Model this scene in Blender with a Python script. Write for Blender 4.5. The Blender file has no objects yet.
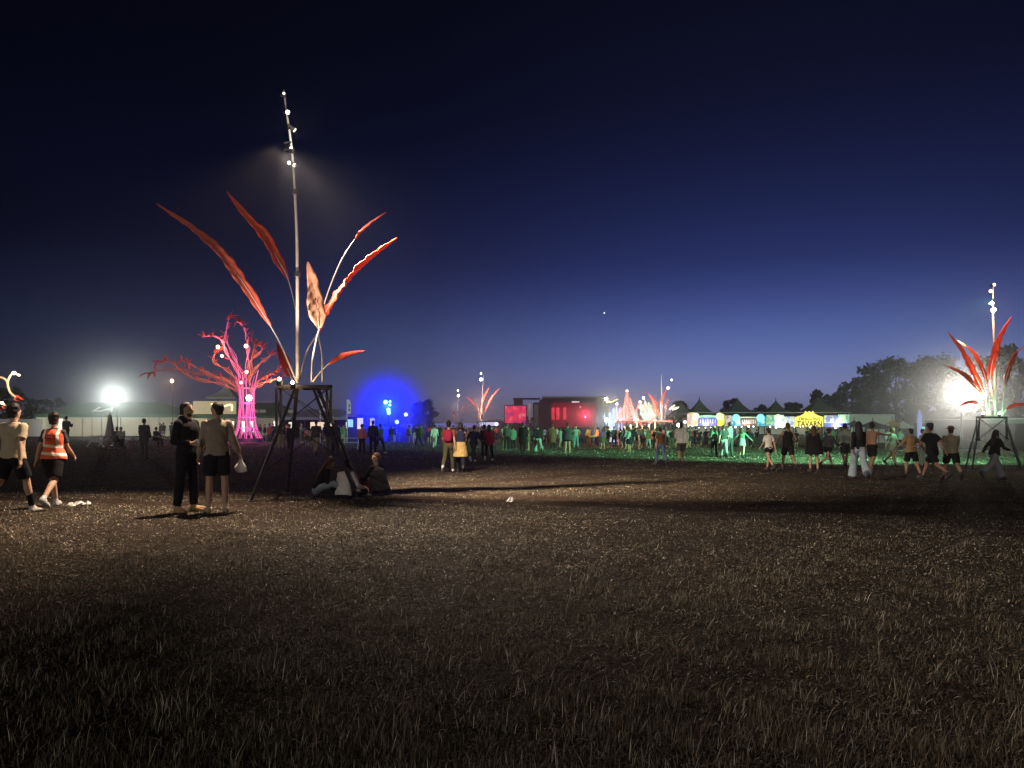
import bpy, math, random
import numpy as np
from mathutils import Vector, Matrix, Euler

R = math.radians
rng = np.random.default_rng(7)
random.seed(7)
SC = bpy.context.scene
COL = SC.collection

# ------------------------------------------------------------------ camera
F, HOR, CX, CAMZ = 711.0, 424.0, 512.0, 1.62
cam_d = bpy.data.cameras.new('camera')
cam = bpy.data.objects.new('camera', cam_d)
COL.objects.link(cam)
cam.location = (0, 0, CAMZ)
cam.rotation_euler = (R(90), 0, 0)
cam_d.sensor_width = 36.0
cam_d.lens = 36.0 * F / 1024.0
cam_d.shift_y = (HOR - 384.0) / 1024.0
cam_d.clip_end = 9000
cam_d.clip_start = 0.05
SC.camera = cam

# ------------------------------------------------------------------ world: dusk sky
W = bpy.data.worlds.new("World")
SC.world = W
W.use_nodes = True
nt = W.node_tree
nt.nodes.clear()
N = nt.nodes.new
L = nt.links.new
SUN_AZ = R(20)          # where the sun went down, clockwise from straight ahead
geo = N('ShaderNodeTexCoord')
sep = N('ShaderNodeSeparateXYZ'); L(geo.outputs['Generated'], sep.inputs[0])
elev = N('ShaderNodeMath'); elev.operation = 'DIVIDE'; L(sep.outputs['Z'], elev.inputs[0]); elev.inputs[1].default_value = 0.7
elev.use_clamp = True
ramp = N('ShaderNodeValToRGB'); L(elev.outputs[0], ramp.inputs[0])
ramp.color_ramp.interpolation = 'B_SPLINE'
stops = [(0.0, (.26, .25, .40)), (.035, (.22, .235, .43)), (.09, (.114, .172, .435)), (.16, (.040, .060, .225)), (.22, (.0165, .026, .110)),
         (.32, (.0072, .0105, .045)), (.41, (.0042, .0054, .020)), (.55, (.0026, .0029, .0085)), (.7, (.0017, .0018, .005))]
cr = ramp.color_ramp
while len(cr.elements) < len(stops): cr.elements.new(.5)
for e, (p, c) in zip(cr.elements, stops):
    e.position = p / .7; e.color = (*c, 1)
# glow of the sunset side: strongest at SUN_AZ
nrm = N('ShaderNodeVectorMath'); nrm.operation = 'MULTIPLY'; L(geo.outputs['Generated'], nrm.inputs[0]); nrm.inputs[1].default_value = (1, 1, 0)
nr2 = N('ShaderNodeVectorMath'); nr2.operation = 'NORMALIZE'; L(nrm.outputs[0], nr2.inputs[0])
dot = N('ShaderNodeVectorMath'); dot.operation = 'DOT_PRODUCT'; L(nr2.outputs[0], dot.inputs[0])
dot.inputs[1].default_value = (math.sin(SUN_AZ), math.cos(SUN_AZ), 0)
azr = N('ShaderNodeValToRGB'); L(dot.outputs['Value'], azr.inputs[0])
az = azr.color_ramp
az.interpolation = 'LINEAR'
while len(az.elements) < 7: az.elements.new(.5)
for e, (p, v) in zip(az.elements, [(0, .05), (.50, .075), (.76, .20), (.895, .46), (.943, .66), (.975, .84), (1, 1.0)]):
    e.position = p; e.color = (v, v, v, 1)
# higher up the sky is more even all round
flat = N('ShaderNodeMapRange'); L(sep.outputs['Z'], flat.inputs['Value'])
flat.inputs['From Min'].default_value = .25; flat.inputs['From Max'].default_value = .65
flat.inputs['To Min'].default_value = 0; flat.inputs['To Max'].default_value = .45
azm = N('ShaderNodeMix'); azm.data_type = 'FLOAT'
L(flat.outputs[0], azm.inputs['Factor']); L(azr.outputs['Color'], azm.inputs['A']); azm.inputs['B'].default_value = 1.0
mul = N('ShaderNodeVectorMath'); mul.operation = 'SCALE'; L(ramp.outputs['Color'], mul.inputs[0]); L(azm.outputs[0], mul.inputs['Scale'])
bg = N('ShaderNodeBackground'); L(mul.outputs[0], bg.inputs['Color']); bg.inputs['Strength'].default_value = 1.0
out = N('ShaderNodeOutputWorld'); L(bg.outputs[0], out.inputs['Surface'])

# added weak warm fill from behind the camera, for backs and foreground
fill_sun_d = bpy.data.lights.new('sun', 'SUN'); fill_sun_d.energy = 0.52; fill_sun_d.angle = R(25); fill_sun_d.color = (1, .92, .84)
sun = bpy.data.objects.new('sun', fill_sun_d); COL.objects.link(sun)
sun.rotation_euler = (R(79), 0, R(-20))

SC.view_settings.view_transform = 'Standard'
SC.view_settings.look = 'None'
SC.view_settings.exposure = 0
SC.view_settings.gamma = 1
SC.render.engine = 'CYCLES'
cy = SC.cycles
cy.use_denoising = True
cy.max_bounces = 4; cy.diffuse_bounces = 2; cy.glossy_bounces = 2; cy.transmission_bounces = 2; cy.volume_bounces = 0
cy.transparent_max_bounces = 8
cy.sample_clamp_indirect = 2.0
cy.caustics_reflective = False; cy.caustics_refractive = False
SUN_ONLY = False

# ------------------------------------------------------------------ ground height + pixel helpers
def gz(x, y):
    x = np.asarray(x, float); y = np.asarray(y, float)
    z = -0.011 * 40 * np.tanh(x / 40) - 0.006 * (np.clip(y, -20, 140) - 15)
    return z
def bump(x, y):
    x = np.asarray(x, float); y = np.asarray(y, float)
    b = .020 * np.sin(1.3 * x + .7 * y + 1.1 * np.sin(.8 * y)) * np.sin(.9 * y - .5 * x) + .012 * np.sin(3.1 * x + 1.7 * np.sin(2.3 * y)) * np.sin(2.7 * y + 1.2)
    return b * np.clip(1 - y / 60, 0.15, 1)
def G(x, y): return float(gz(x, y)) + float(bump(x, y))
def P(px, py, d): return Vector(((px - CX) * d / F, d, CAMZ + (HOR - py) * d / F))
def gdepth(px, py):
    """depth at which the pixel's ray meets the ground"""
    lo, hi = 1.0, 400.0
    for _ in range(50):
        d = .5 * (lo + hi)
        p = P(px, py, d)
        if p.z > float(gz(p.x, d)): lo = d
        else: hi = d
    return lo
def X(px, d): return (px - CX) * d / F
def Zp(py, d): return CAMZ + (HOR - py) * d / F

# ------------------------------------------------------------------ materials
def mat(name, col, rough=.8, noise=.25, scale=6, bump_=.0, metal=0, emit=None, es=0, spec=.3, coords='Object', trans=0, sub=None):
    m = bpy.data.materials.new(name); m.use_nodes = True
    t = m.node_tree; b = t.nodes['Principled BSDF']
    b.inputs['Roughness'].default_value = rough; b.inputs['Metallic'].default_value = metal
    b.inputs['Specular IOR Level'].default_value = spec
    tc = t.nodes.new('ShaderNodeTexCoord')
    nz = t.nodes.new('ShaderNodeTexNoise'); nz.inputs['Scale'].default_value = scale; nz.inputs['Detail'].default_value = 4
    t.links.new(tc.outputs[coords], nz.inputs['Vector'])
    mx = t.nodes.new('ShaderNodeMix'); mx.data_type = 'RGBA'
    t.links.new(nz.outputs['Fac'], mx.inputs['Factor'])
    mx.inputs['A'].default_value = (*[c * (1 - noise) for c in col], 1)
    mx.inputs['B'].default_value = (*[min(1, c * (1 + noise)) for c in col], 1)
    t.links.new(mx.outputs['Result'], b.inputs['Base Color'])
    if bump_:
        bp = t.nodes.new('ShaderNodeBump'); bp.inputs['Strength'].default_value = bump_; bp.inputs['Distance'].default_value = .02
        t.links.new(nz.outputs['Fac'], bp.inputs['Height']); t.links.new(bp.outputs['Normal'], b.inputs['Normal'])
    if emit:
        b.inputs['Emission Color'].default_value = (*emit, 1); b.inputs['Emission Strength'].default_value = es
        m.cycles.emission_sampling = 'NONE'
    if trans:
        # cloth that lets some light through
        tr = t.nodes.new('ShaderNodeBsdfTranslucent'); t.links.new(mx.outputs['Result'], tr.inputs['Color'])
        ms = t.nodes.new('ShaderNodeMixShader'); ms.inputs[0].default_value = trans
        t.links.new(b.outputs[0], ms.inputs[1]); t.links.new(tr.outputs[0], ms.inputs[2])
        t.links.new(ms.outputs[0], t.nodes['Material Output'].inputs['Surface'])
    return m
_em = {}
def glow(col, s, name='lamp_glass'):
    k = (tuple(col), s)
    if k not in _em:
        _em[k] = mat(name, (.8, .8, .8), noise=0, emit=col, es=s)
    return _em[k]
def cloth(name, col): return mat(name, col, rough=.9, noise=.22, scale=9, bump_=.3, spec=.1)

# ------------------------------------------------------------------ mesh helpers
class MB:
    def __init__(s): s.v = []; s.f = []; s.mi = []; s.cur = 0
    def add(s, vs, fs, mi=None):
        o = len(s.v); s.v.extend([tuple(map(float, q)) for q in vs]); s.f.extend([tuple(o + i for i in q) for q in fs])
        s.mi.extend([s.cur if mi is None else mi] * len(fs)); return s
    def box(s, c, d, rz=0, mi=None):
        c = Vector(c); h = Vector(d) / 2; m = Matrix.Rotation(rz, 3, 'Z')
        vs = [c + m @ Vector((x * h.x, y * h.y, z * h.z)) for x in (-1, 1) for y in (-1, 1) for z in (-1, 1)]
        return s.add(vs, [(0, 1, 3, 2), (4, 6, 7, 5), (0, 4, 5, 1), (2, 3, 7, 6), (0, 2, 6, 4), (1, 5, 7, 3)], mi)
    def beam(s, a, b, w, h=None, mi=None):
        a = Vector(a); b = Vector(b); h = h or w
        d = (b - a).normalized(); u = d.cross(Vector((0, 0, 1)))
        if u.length < 1e-3: u = Vector((1, 0, 0))
        u.normalize(); n = u.cross(d)
        vs = [p + u * x * w / 2 + n * y * h / 2 for p in (a, b) for x, y in ((-1, -1), (1, -1), (1, 1), (-1, 1))]
        return s.add(vs, [(0, 1, 2, 3), (7, 6, 5, 4), (0, 4, 5, 1), (1, 5, 6, 2), (2, 6, 7, 3), (3, 7, 4, 0)], mi)
    def rings(s, rings, mi=None, cap=True):
        n = len(rings[0]); vs = [p for r in rings for p in r]; fs = []
        for i in range(len(rings) - 1):
            for j in range(n):
                k = (j + 1) % n
                fs.append((i * n + j, i * n + k, (i + 1) * n + k, (i + 1) * n + j))
        if cap:
            fs.append(tuple(reversed(range(n)))); o = (len(rings) - 1) * n; fs.append(tuple(o + j for j in range(n)))
        return s.add(vs, fs, mi)
    def tube(s, pts, rad, n=8, mi=None, flat=None, side=None):
        """swept tube; flat=(w,h) lists make a flattened section whose wide axis is kept along `side`"""
        pts = [Vector(p) for p in pts]; m = len(pts)
        if not hasattr(rad, '__len__'): rad = [rad] * m
        rs = []; u = None
        for i, p in enumerate(pts):
            d = (pts[min(i + 1, m - 1)] - pts[max(i - 1, 0)])
            d = d.normalized() if d.length > 1e-9 else Vector((0, 0, 1))
            if side is not None:
                u = Vector(side) - d * d.dot(Vector(side))
            elif u is None:
                u = d.cross(Vector((0, 0, 1)));
                if u.length < .05: u = d.cross(Vector((0, 1, 0)))
            else:
                u = u - d * d.dot(u)
            u.normalize(); w = d.cross(u)
            fl = flat[i] if flat else 1.0
            rs.append([p + u * math.cos(2 * math.pi * j / n) * rad[i] + w * math.sin(2 * math.pi * j / n) * rad[i] * fl for j in range(n)])
        return s.rings(rs, mi)
    def ball(s, c, r, n=10, m=6, mi=None, sc=(1, 1, 1)):
        c = Vector(c); rs = []
        for i in range(m + 1):
            a = -math.pi / 2 + math.pi * i / m; rr = max(math.cos(a), .02) * r
            rs.append([c + Vector((rr * math.cos(2 * math.pi * j / n) * sc[0], rr * math.sin(2 * math.pi * j / n) * sc[1], r * math.sin(a) * sc[2])) for j in range(n)])
        return s.rings(rs, mi)
    def disc(s, c, r, t, axis='Y', n=20, mi=None):
        c = Vector(c); rs = []
        for q in (-t / 2, t / 2):
            rr = []
            for j in range(n):
                a = 2 * math.pi * j / n; x, y = r * math.cos(a), r * math.sin(a)
                rr.append(c + (Vector((x, q, y)) if axis == 'Y' else Vector((x, y, q))))
            rs.append(rr)
        return s.rings(rs, mi)
    def prism(s, poly, y0, y1, mi=None):
        """polygon in x,z extruded along y"""
        return s.rings([[(x, y0, z) for x, z in poly], [(x, y1, z) for x, z in poly]], mi)
    def mesh(s, name, mats, smooth=False):
        me = bpy.data.meshes.new(name); me.from_pydata(s.v, [], s.f)
        for m in (mats if isinstance(mats, (list, tuple)) else [mats]): me.materials.append(m)
        if any(s.mi): me.polygons.foreach_set('material_index', s.mi)
        if smooth: me.polygons.foreach_set('use_smooth', [True] * len(s.f))
        me.validate(); me.update(); return me
    def build(s, name, mats, parent=None, smooth=False):
        o = bpy.data.objects.new(name, s.mesh(name, mats, smooth)); COL.objects.link(o)
        if parent is not None: o.parent = parent
        return o
def tag(o, label=None, cat=None, group=None, kind=None):
    if label: o['label'] = label
    if cat: o['category'] = cat
    if group: o['group'] = group
    if kind: o['kind'] = kind
    return o
def thing(name, label, cat, loc=(0, 0, 0), rz=0, group=None):
    o = bpy.data.objects.new(name, None); COL.objects.link(o); o.empty_display_size = .2
    o.location = loc; o.rotation_euler = (0, 0, rz)
    return tag(o, label, cat, group)
def copy_tree(o, parent=None):
    c = o.copy(); COL.objects.link(c)
    if parent is not None: c.parent = parent
    for ch in list(o.children): copy_tree(ch, c)
    return c
def catmull(pts, k=6):
    pts = [Vector(p) for p in pts]; q = [pts[0] * 2 - pts[1]] + pts + [pts[-1] * 2 - pts[-2]]; o = []
    for i in range(1, len(q) - 2):
        for j in range(k):
            t = j / k; a, b, c, d = q[i - 1:i + 3]
            o.append(.5 * ((2 * b) + (c - a) * t + (2 * a - 5 * b + 4 * c - d) * t * t + (3 * b - a - 3 * c + d) * t ** 3))
    o.append(pts[-1]); return o
def text_mesh(body, size, depth=.01):
    cu = bpy.data.curves.new('lettering', 'FONT'); cu.body = body; cu.size = size; cu.extrude = depth; cu.offset = size * .017; cu.align_x = 'CENTER'; cu.align_y = 'CENTER'
    o = bpy.data.objects.new('lettering', cu); COL.objects.link(o)
    dg = bpy.context.evaluated_depsgraph_get()
    me = bpy.data.meshes.new_from_object(o.evaluated_get(dg)); bpy.data.objects.remove(o); me.materials.clear()
    return me
def lettering(body, size, loc, m, parent, bold=0, width=None, name='lettering'):
    me = text_mesh(body, size); me.materials.append(m)
    o = bpy.data.objects.new(name, me); COL.objects.link(o); o.parent = parent
    o.location = loc; o.rotation_euler = (R(90), 0, 0)
    if width:
        xs = [v.co.x for v in me.vertices]; k = width / (max(xs) - min(xs))
        for v in me.vertices: v.co.x *= k
    return o
def point(loc, power, col, r=.08, parent=None, name='lamp_light'):
    d = bpy.data.lights.new(name, 'POINT'); d.energy = power; d.color = col; d.shadow_soft_size = r
    o = bpy.data.objects.new(name, d); COL.objects.link(o); o.location = loc
    if parent is not None: o.parent = parent
    return o
def spot(loc, target, power, col, cone=70, blend=.5, r=.1, parent=None, name='spot_light'):
    d = bpy.data.lights.new(name, 'SPOT'); d.energy = power; d.color = col; d.shadow_soft_size = r; d.spot_size = R(cone); d.spot_blend = blend
    o = bpy.data.objects.new(name, d); COL.objects.link(o); o.location = loc
    o.rotation_euler = (Vector(target) - Vector(loc)).to_track_quat('-Z', 'Y').to_euler()
    if parent is not None: o.parent = parent
    return o

# ------------------------------------------------------------------ haze (damp, dusty air)
HAZE = 0.00042
hz = MB().box((0, 600, 7.5), (2200, 1500, 24)).build('haze', [])
tag(hz, kind='stuff')
hm = bpy.data.materials.new('haze_air'); hm.use_nodes = True; hm.node_tree.nodes.clear()
pv = hm.node_tree.nodes.new('ShaderNodeVolumePrincipled'); pv.inputs['Density'].default_value = HAZE
pv.inputs['Color'].default_value = (.93, .92, .94, 1); pv.inputs['Anisotropy'].default_value = .84
ho = hm.node_tree.nodes.new('ShaderNodeOutputMaterial'); hm.node_tree.links.new(pv.outputs[0], ho.inputs['Volume'])
hz.data.materials.clear(); hz.data.materials.append(hm)

# ------------------------------------------------------------------ ground
def spaced(lo, hi, fine, n):
    t = np.linspace(-1, 1, n); k = 5.5
    return np.sinh(k * t) / np.sinh(k) * hi
xs = np.unique(np.concatenate([np.arange(-26, 26.01, .3), -np.geomspace(26.5, 1000, 30), np.geomspace(26.5, 1000, 30)]))
ys = np.unique(np.concatenate([[-60, -30, -12, -6, -2], np.arange(0, 45, .3), np.geomspace(45.5, 1250, 50)]))
gx, gy = np.meshgrid(xs, ys)
# darker, bare, slightly sunken streaks across the grass, as poly-lines in x,y
STREAKS = [([(-4.2, 17.6), (-2.2, 18.8), (0.2, 21.2), (2.4, 24.3), (5.2, 25.8)], .34), ([(-4, 17.3), (-1.6, 16.9), (.4, 15.9), (2.6, 15.0), (6.0, 14.9), (11, 15.8)], .30),
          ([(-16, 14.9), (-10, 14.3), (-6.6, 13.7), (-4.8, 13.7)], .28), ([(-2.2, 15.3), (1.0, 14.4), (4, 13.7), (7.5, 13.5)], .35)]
def streakdist(x, y):
    best = np.full(np.shape(x), 9.0)
    for pl, w in STREAKS:
        for (ax, ay), (bx, by) in zip(pl[:-1], pl[1:]):
            dx, dy = bx - ax, by - ay; t = np.clip(((x - ax) * dx + (y - ay) * dy) / (dx * dx + dy * dy), 0, 1)
            best = np.minimum(best, np.hypot(x - ax - t * dx, y - ay - t * dy) / w)
    return best
td = streakdist(gx, gy)
gzv = gz(gx, gy) + bump(gx, gy) - .02 * np.exp(-td ** 2)
nx, ny = len(xs), len(ys)
verts = np.stack([gx.ravel(), gy.ravel(), gzv.ravel()], 1)
idx = np.arange(nx * ny).reshape(ny, nx)
faces = np.stack([idx[:-1, :-1].ravel(), idx[:-1, 1:].ravel(), idx[1:, 1:].ravel(), idx[1:, :-1].ravel()], 1)
me = bpy.data.meshes.new('ground'); me.from_pydata(verts.tolist(), [], faces.tolist())
me.polygons.foreach_set('use_smooth', [True] * len(faces))
at = me.attributes.new('streak', 'FLOAT', 'POINT'); at.data.foreach_set('value', np.exp(-td.ravel() ** 2))
gm = bpy.data.materials.new('trampled_ground'); gm.use_nodes = True; t = gm.node_tree; b = t.nodes['Principled BSDF']
b.inputs['Roughness'].default_value = .95; b.inputs['Specular IOR Level'].default_value = .1
tc = t.nodes.new('ShaderNodeTexCoord')
def noise(scale, detail=5, rough=.6, dist=0):
    n = t.nodes.new('ShaderNodeTexNoise'); n.inputs['Scale'].default_value = scale; n.inputs['Detail'].default_value = detail
    n.inputs['Roughness'].default_value = rough; n.inputs['Distortion'].default_value = dist; t.links.new(tc.outputs['Object'], n.inputs['Vector']); return n
def mixc(f, a, bb):
    m = t.nodes.new('ShaderNodeMix'); m.data_type = 'RGBA'
    if hasattr(f, 'outputs'): f = f.outputs[0]
    t.links.new(f, m.inputs['Factor'])
    for k, v in (('A', a), ('B', bb)):
        if isinstance(v, tuple): m.inputs[k].default_value = (*v, 1)
        else: t.links.new(v, m.inputs[k])
    return m.outputs['Result']
def sharpen(n, lo, hi):
    r = t.nodes.new('ShaderNodeMapRange'); t.links.new(n.outputs['Fac'], r.inputs['Value']); r.inputs['From Min'].default_value = lo; r.inputs['From Max'].default_value = hi; return r
n_big = sharpen(noise(.22, 4, .6, .6), .38, .62); n_mid = sharpen(noise(1.7, 5, .65, .5), .4, .6); n_fine = sharpen(noise(22, 4, .7), .42, .62); n_vf = sharpen(noise(70, 3, .7), .45, .65)
c1 = mixc(n_big, (.042, .031, .022), (.085, .067, .047))
c2 = mixc(n_mid, (.028, .022, .017), c1)
c3 = mixc(n_fine, c2, (.13, .108, .078))
c4 = mixc(n_vf, (.035, .026, .018), c3)
strk = t.nodes.new('ShaderNodeAttribute'); strk.attribute_name = 'streak'
tm = t.nodes.new('ShaderNodeMath'); tm.operation = 'MULTIPLY'; t.links.new(strk.outputs['Fac'], tm.inputs[0]); tm.inputs[1].default_value = .6
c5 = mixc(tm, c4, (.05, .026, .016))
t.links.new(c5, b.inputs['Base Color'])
bp = t.nodes.new('ShaderNodeBump'); bp.inputs['Strength'].default_value = .9; bp.inputs['Distance'].default_value = .05
t.links.new(n_fine.outputs[0], bp.inputs['Height'])
bp2 = t.nodes.new('ShaderNodeBump'); bp2.inputs['Strength'].default_value = .8; bp2.inputs['Distance'].default_value = .15
t.links.new(n_mid.outputs[0], bp2.inputs['Height']); t.links.new(bp.outputs['Normal'], bp2.inputs['Normal']); t.links.new(bp2.outputs['Normal'], b.inputs['Normal'])
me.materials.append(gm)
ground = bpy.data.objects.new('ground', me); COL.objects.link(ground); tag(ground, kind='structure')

# dry grass: every blade a small bent strip, denser in tufts
def grass(n, ymin, ymax, hmin, hmax, wid, name, tuft, seed, flatp=.5, power=1.6):
    g = np.random.default_rng(seed)
    u = g.random(n); y = (ymin ** (1 - power) + u * (ymax ** (1 - power) - ymin ** (1 - power))) ** (1 / (1 - power))
    x = (g.random(n) * 2 - 1) * y * .78
    # tufts: pull part of the blades to tuft centres
    nt_ = int(n * .007); yc = (ymin ** (1 - power) + g.random(nt_) * (ymax ** (1 - power) - ymin ** (1 - power))) ** (1 / (1 - power)); xc = (g.random(nt_) * 2 - 1) * yc * .78
    ts = g.random(nt_) ** 2
    isT = g.random(n) < tuft; k = g.integers(0, nt_, n); rad = .035 + .075 * ts[k]
    x = np.where(isT, xc[k] + g.normal(0, 1, n) * rad, x); y = np.where(isT, yc[k] + g.normal(0, 1, n) * rad, y)
    patch = np.sin(.9 * x + 1.7 * np.sin(.6 * y)) * np.sin(1.1 * y + .8 * np.sin(1.3 * x)) + .5 * np.sin(3.7 * x + y) * np.sin(3.1 * y - x)
    keep = (streakdist(x, y) > 1.0) & ((g.random(n) < .55 + .33 * patch) | isT)
    if ymin > 3: keep &= g.random(n) < np.clip((y - ymin) / (ymin * .9), 0, 1) ** 1.3
    if ymax < 40: keep &= g.random(n) < np.clip((ymax - y) / (ymax * .45), 0, 1)
    x, y, isT, k = x[keep], y[keep], isT[keep], k[keep]; n = len(x)
    h = (hmin + (hmax - hmin) * g.random(n) ** 2) * np.where(isT, .75 + .75 * ts[k], .62)
    a = g.random(n) * 2 * np.pi
    lean = np.where(isT, g.uniform(.1, .8, n), np.where(g.random(n) < flatp, g.uniform(1.15, 1.52, n), g.uniform(.5, 1.2, n)))
    w = wid * g.uniform(.6, 1.3, n) * (1 + y * .03)
    z0 = gz(x, y) + bump(x, y) - .004
    dx, dy = np.cos(a), np.sin(a); sx, sy = -dy, dx
    tw = g.uniform(-.6, .6, n); sx2 = sx * np.cos(tw) ; sz2 = np.sin(tw)
    V = np.zeros((n, 5, 3)); 
    l1, l2 = lean * .82, np.minimum(lean * 1.25, 1.55)
    p1x, p1z = np.sin(l1) * h * .5, np.cos(l1) * h * .5
    p2x, p2z = p1x + np.sin(l2) * h * .5, p1z + np.cos(l2) * h * .5
    for i, (r, zz, ww) in enumerate([(0, 0, -1), (0, 0, 1), (p1x, p1z, .8), (p1x, p1z, -.8), (p2x, p2z, 0)]):
        V[:, i, 0] = x + dx * r + sx2 * w * ww * .5; V[:, i, 1] = y + dy * r + sy * w * ww * .5; V[:, i, 2] = z0 + zz + sz2 * w * ww * .5 + .006
    V = V.reshape(-1, 3); o = np.arange(n) * 5
    me = bpy.data.meshes.new(name)
    me.vertices.add(len(V)); me.vertices.foreach_set('co', V.ravel())
    loops = np.stack([o, o + 1, o + 2, o + 3, o + 3, o + 2, o + 4], 1).ravel()
    me.loops.add(len(loops)); me.loops.foreach_set('vertex_index', loops.astype(np.int32))
    st = (np.arange(n)[:, None] * 7 + np.array([0, 4])).ravel(); tot = np.tile([4, 3], n)
    me.polygons.add(2 * n); me.polygons.foreach_set('loop_start', st.astype(np.int32)); me.polygons.foreach_set('loop_total', tot.astype(np.int32))
    base = np.array([[.23, .185, .125], [.16, .13, .09], [.11, .105, .06], [.46, .41, .33], [.09, .068, .048]])
    c = base[g.choice(5, n, p=[.27, .25, .14, .16, .18])] * g.uniform(.55, 1.35, (n, 1)); c = np.where(isT[:, None], c * (.9 + .75 * ts[k])[:, None], c)
    ca = me.color_attributes.new('tint', 'FLOAT_COLOR', 'POINT')
    ca.data.foreach_set('color', np.repeat(np.concatenate([c, np.ones((n, 1))], 1), 5, 0).ravel())
    me.update(); me.validate()
    return me
bm_ = bpy.data.materials.new('dry_grass'); bm_.use_nodes = True; t2 = bm_.node_tree; b2 = t2.nodes['Principled BSDF']
b2.inputs['Roughness'].default_value = .75; b2.inputs['Specular IOR Level'].default_value = .15
ca = t2.nodes.new('ShaderNodeVertexColor'); ca.layer_name = 'tint'; t2.links.new(ca.outputs['Color'], b2.inputs['Base Color'])
for nm, args in (('dry_grass', (260000, 2.6, 14, .022, .10, .0036, 'dry_grass', .30, 3, .86, 1.7)), ('grass_stubble', (330000, 5.5, 42, .02, .075, .0085, 'grass_stubble', .0, 5, .88, 1.3)), ('far_grass', (240000, 25, 95, .03, .09, .019, 'far_grass', 0, 9, .3, 1.4))):
    o = bpy.data.objects.new(nm, grass(*args)); o.data.materials.append(bm_); COL.objects.link(o)
    tag(o, 'short dry grass blades over the dark field' if nm == 'dry_grass' else 'trampled stubble across the middle of the field' if nm == 'grass_stubble' else 'grass at the far side of the field', 'grass', kind='stuff')

# ================================================================== steel flower sculptures
M_STEEL = mat('painted_steel', (.05, .05, .055), rough=.55, metal=.5, scale=14)
M_BLACK = mat('black_steel', (.018, .018, .02), rough=.5, metal=.3, scale=12)
M_POLE = mat('pale_pole', (.62, .60, .56), rough=.45, metal=.3, scale=8)
M_RED = mat('red_leaf_cloth', (.62, .075, .035), rough=.65, noise=.35, scale=3, bump_=.5, trans=.25)
M_RED2 = mat('dark_red_leaf_cloth', (.36, .03, .025), rough=.7, noise=.35, scale=3, bump_=.5, trans=.25)
M_LAMPLIT = mat('pale_leaf_cloth', (.66, .36, .24), rough=.7, noise=.25, scale=3, bump_=.5, trans=.2)  # strong lamplight on the upright leaf put into its pale colour
M_ORANGE = mat('orange_leaf_cloth', (.62, .13, .085), rough=.65, noise=.4, scale=2.5, bump_=.5, trans=.25)
LEAFM = {'r': M_RED, 'd': M_RED2, 'p': M_LAMPLIT, 'o': M_ORANGE, 'w': M_POLE}
WARM = (1, .66, .36)
def blade(path, wid, m, parent, side, seed=0):
    """crumpled cloth leaf: a ridge with two uneven wings, about a centimetre thick"""
    g = random.Random(seed); n = len(path); ph = [g.uniform(0, 6.3) for _ in range(8)]; front, back = [], []
    L_ = sum((path[i + 1] - path[i]).length for i in range(n - 1)); s_ = 0; S = Vector(side)
    for i, p in enumerate(path):
        d = (path[min(i + 1, n - 1)] - path[max(i - 1, 0)]).normalized(); u = (S - d * d.dot(S)).normalized(); w = d.cross(u)
        if i: s_ += (p - path[i - 1]).length
        t = s_ / L_; q = s_ * 5.5
        prof = min(1, (t + .02) / .22) ** .7 * min(1, (1.02 - t) / .55) ** .75
        wl = wid * .5 * prof * (1 + .11 * math.sin(q + ph[0]) + .07 * math.sin(2.7 * q + ph[1])); wr = wid * .5 * prof * (1 + .11 * math.sin(1.2 * q + ph[2]) + .07 * math.sin(2.3 * q + ph[3]))
        wl, wr = max(wl, .006), max(wr, .006)
        row = []
        for k, a in enumerate((-1, -.66, -.33, 0, .33, .66, 1)):
            ww = wl if a < 0 else wr
            rz_ = wid * prof * (.16 * (1 - abs(a)) + .05 * math.sin(3.1 * q + 2.2 * k + ph[4]) * abs(a) + .04 * math.sin(6.3 * q - 1.7 * k + ph[5]))
            row.append(p + u * a * ww + w * rz_)
        front.append(row); back.append([r - w * .012 for r in row])
    return MB().rings([f + list(reversed(b_)) for f, b_ in zip(front, back)]).build('leaf_blade', m, parent, smooth=True)
def leaf_on_stem(root, pts, i0, wid, m, side, seed, r0=.022, stem_m=None):
    """pts: root -> tip (root-local); the cloth blade runs from pts[i0] to the tip"""
    K = 6; path = catmull(pts, K); n = len(path)
    cut = min(n, i0 * K + int((n - i0 * K) * .3) + 2)
    st = MB().tube(path[:cut], [r0 * (1 - .75 * i / cut) for i in range(cut)], n=7).build('stem', stem_m or M_POLE, root, smooth=True)
    sub = path[i0 * K:]
    if len(sub) > 3: blade(catmull(sub, 3), wid, m, st, side, seed)
    return st
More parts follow.
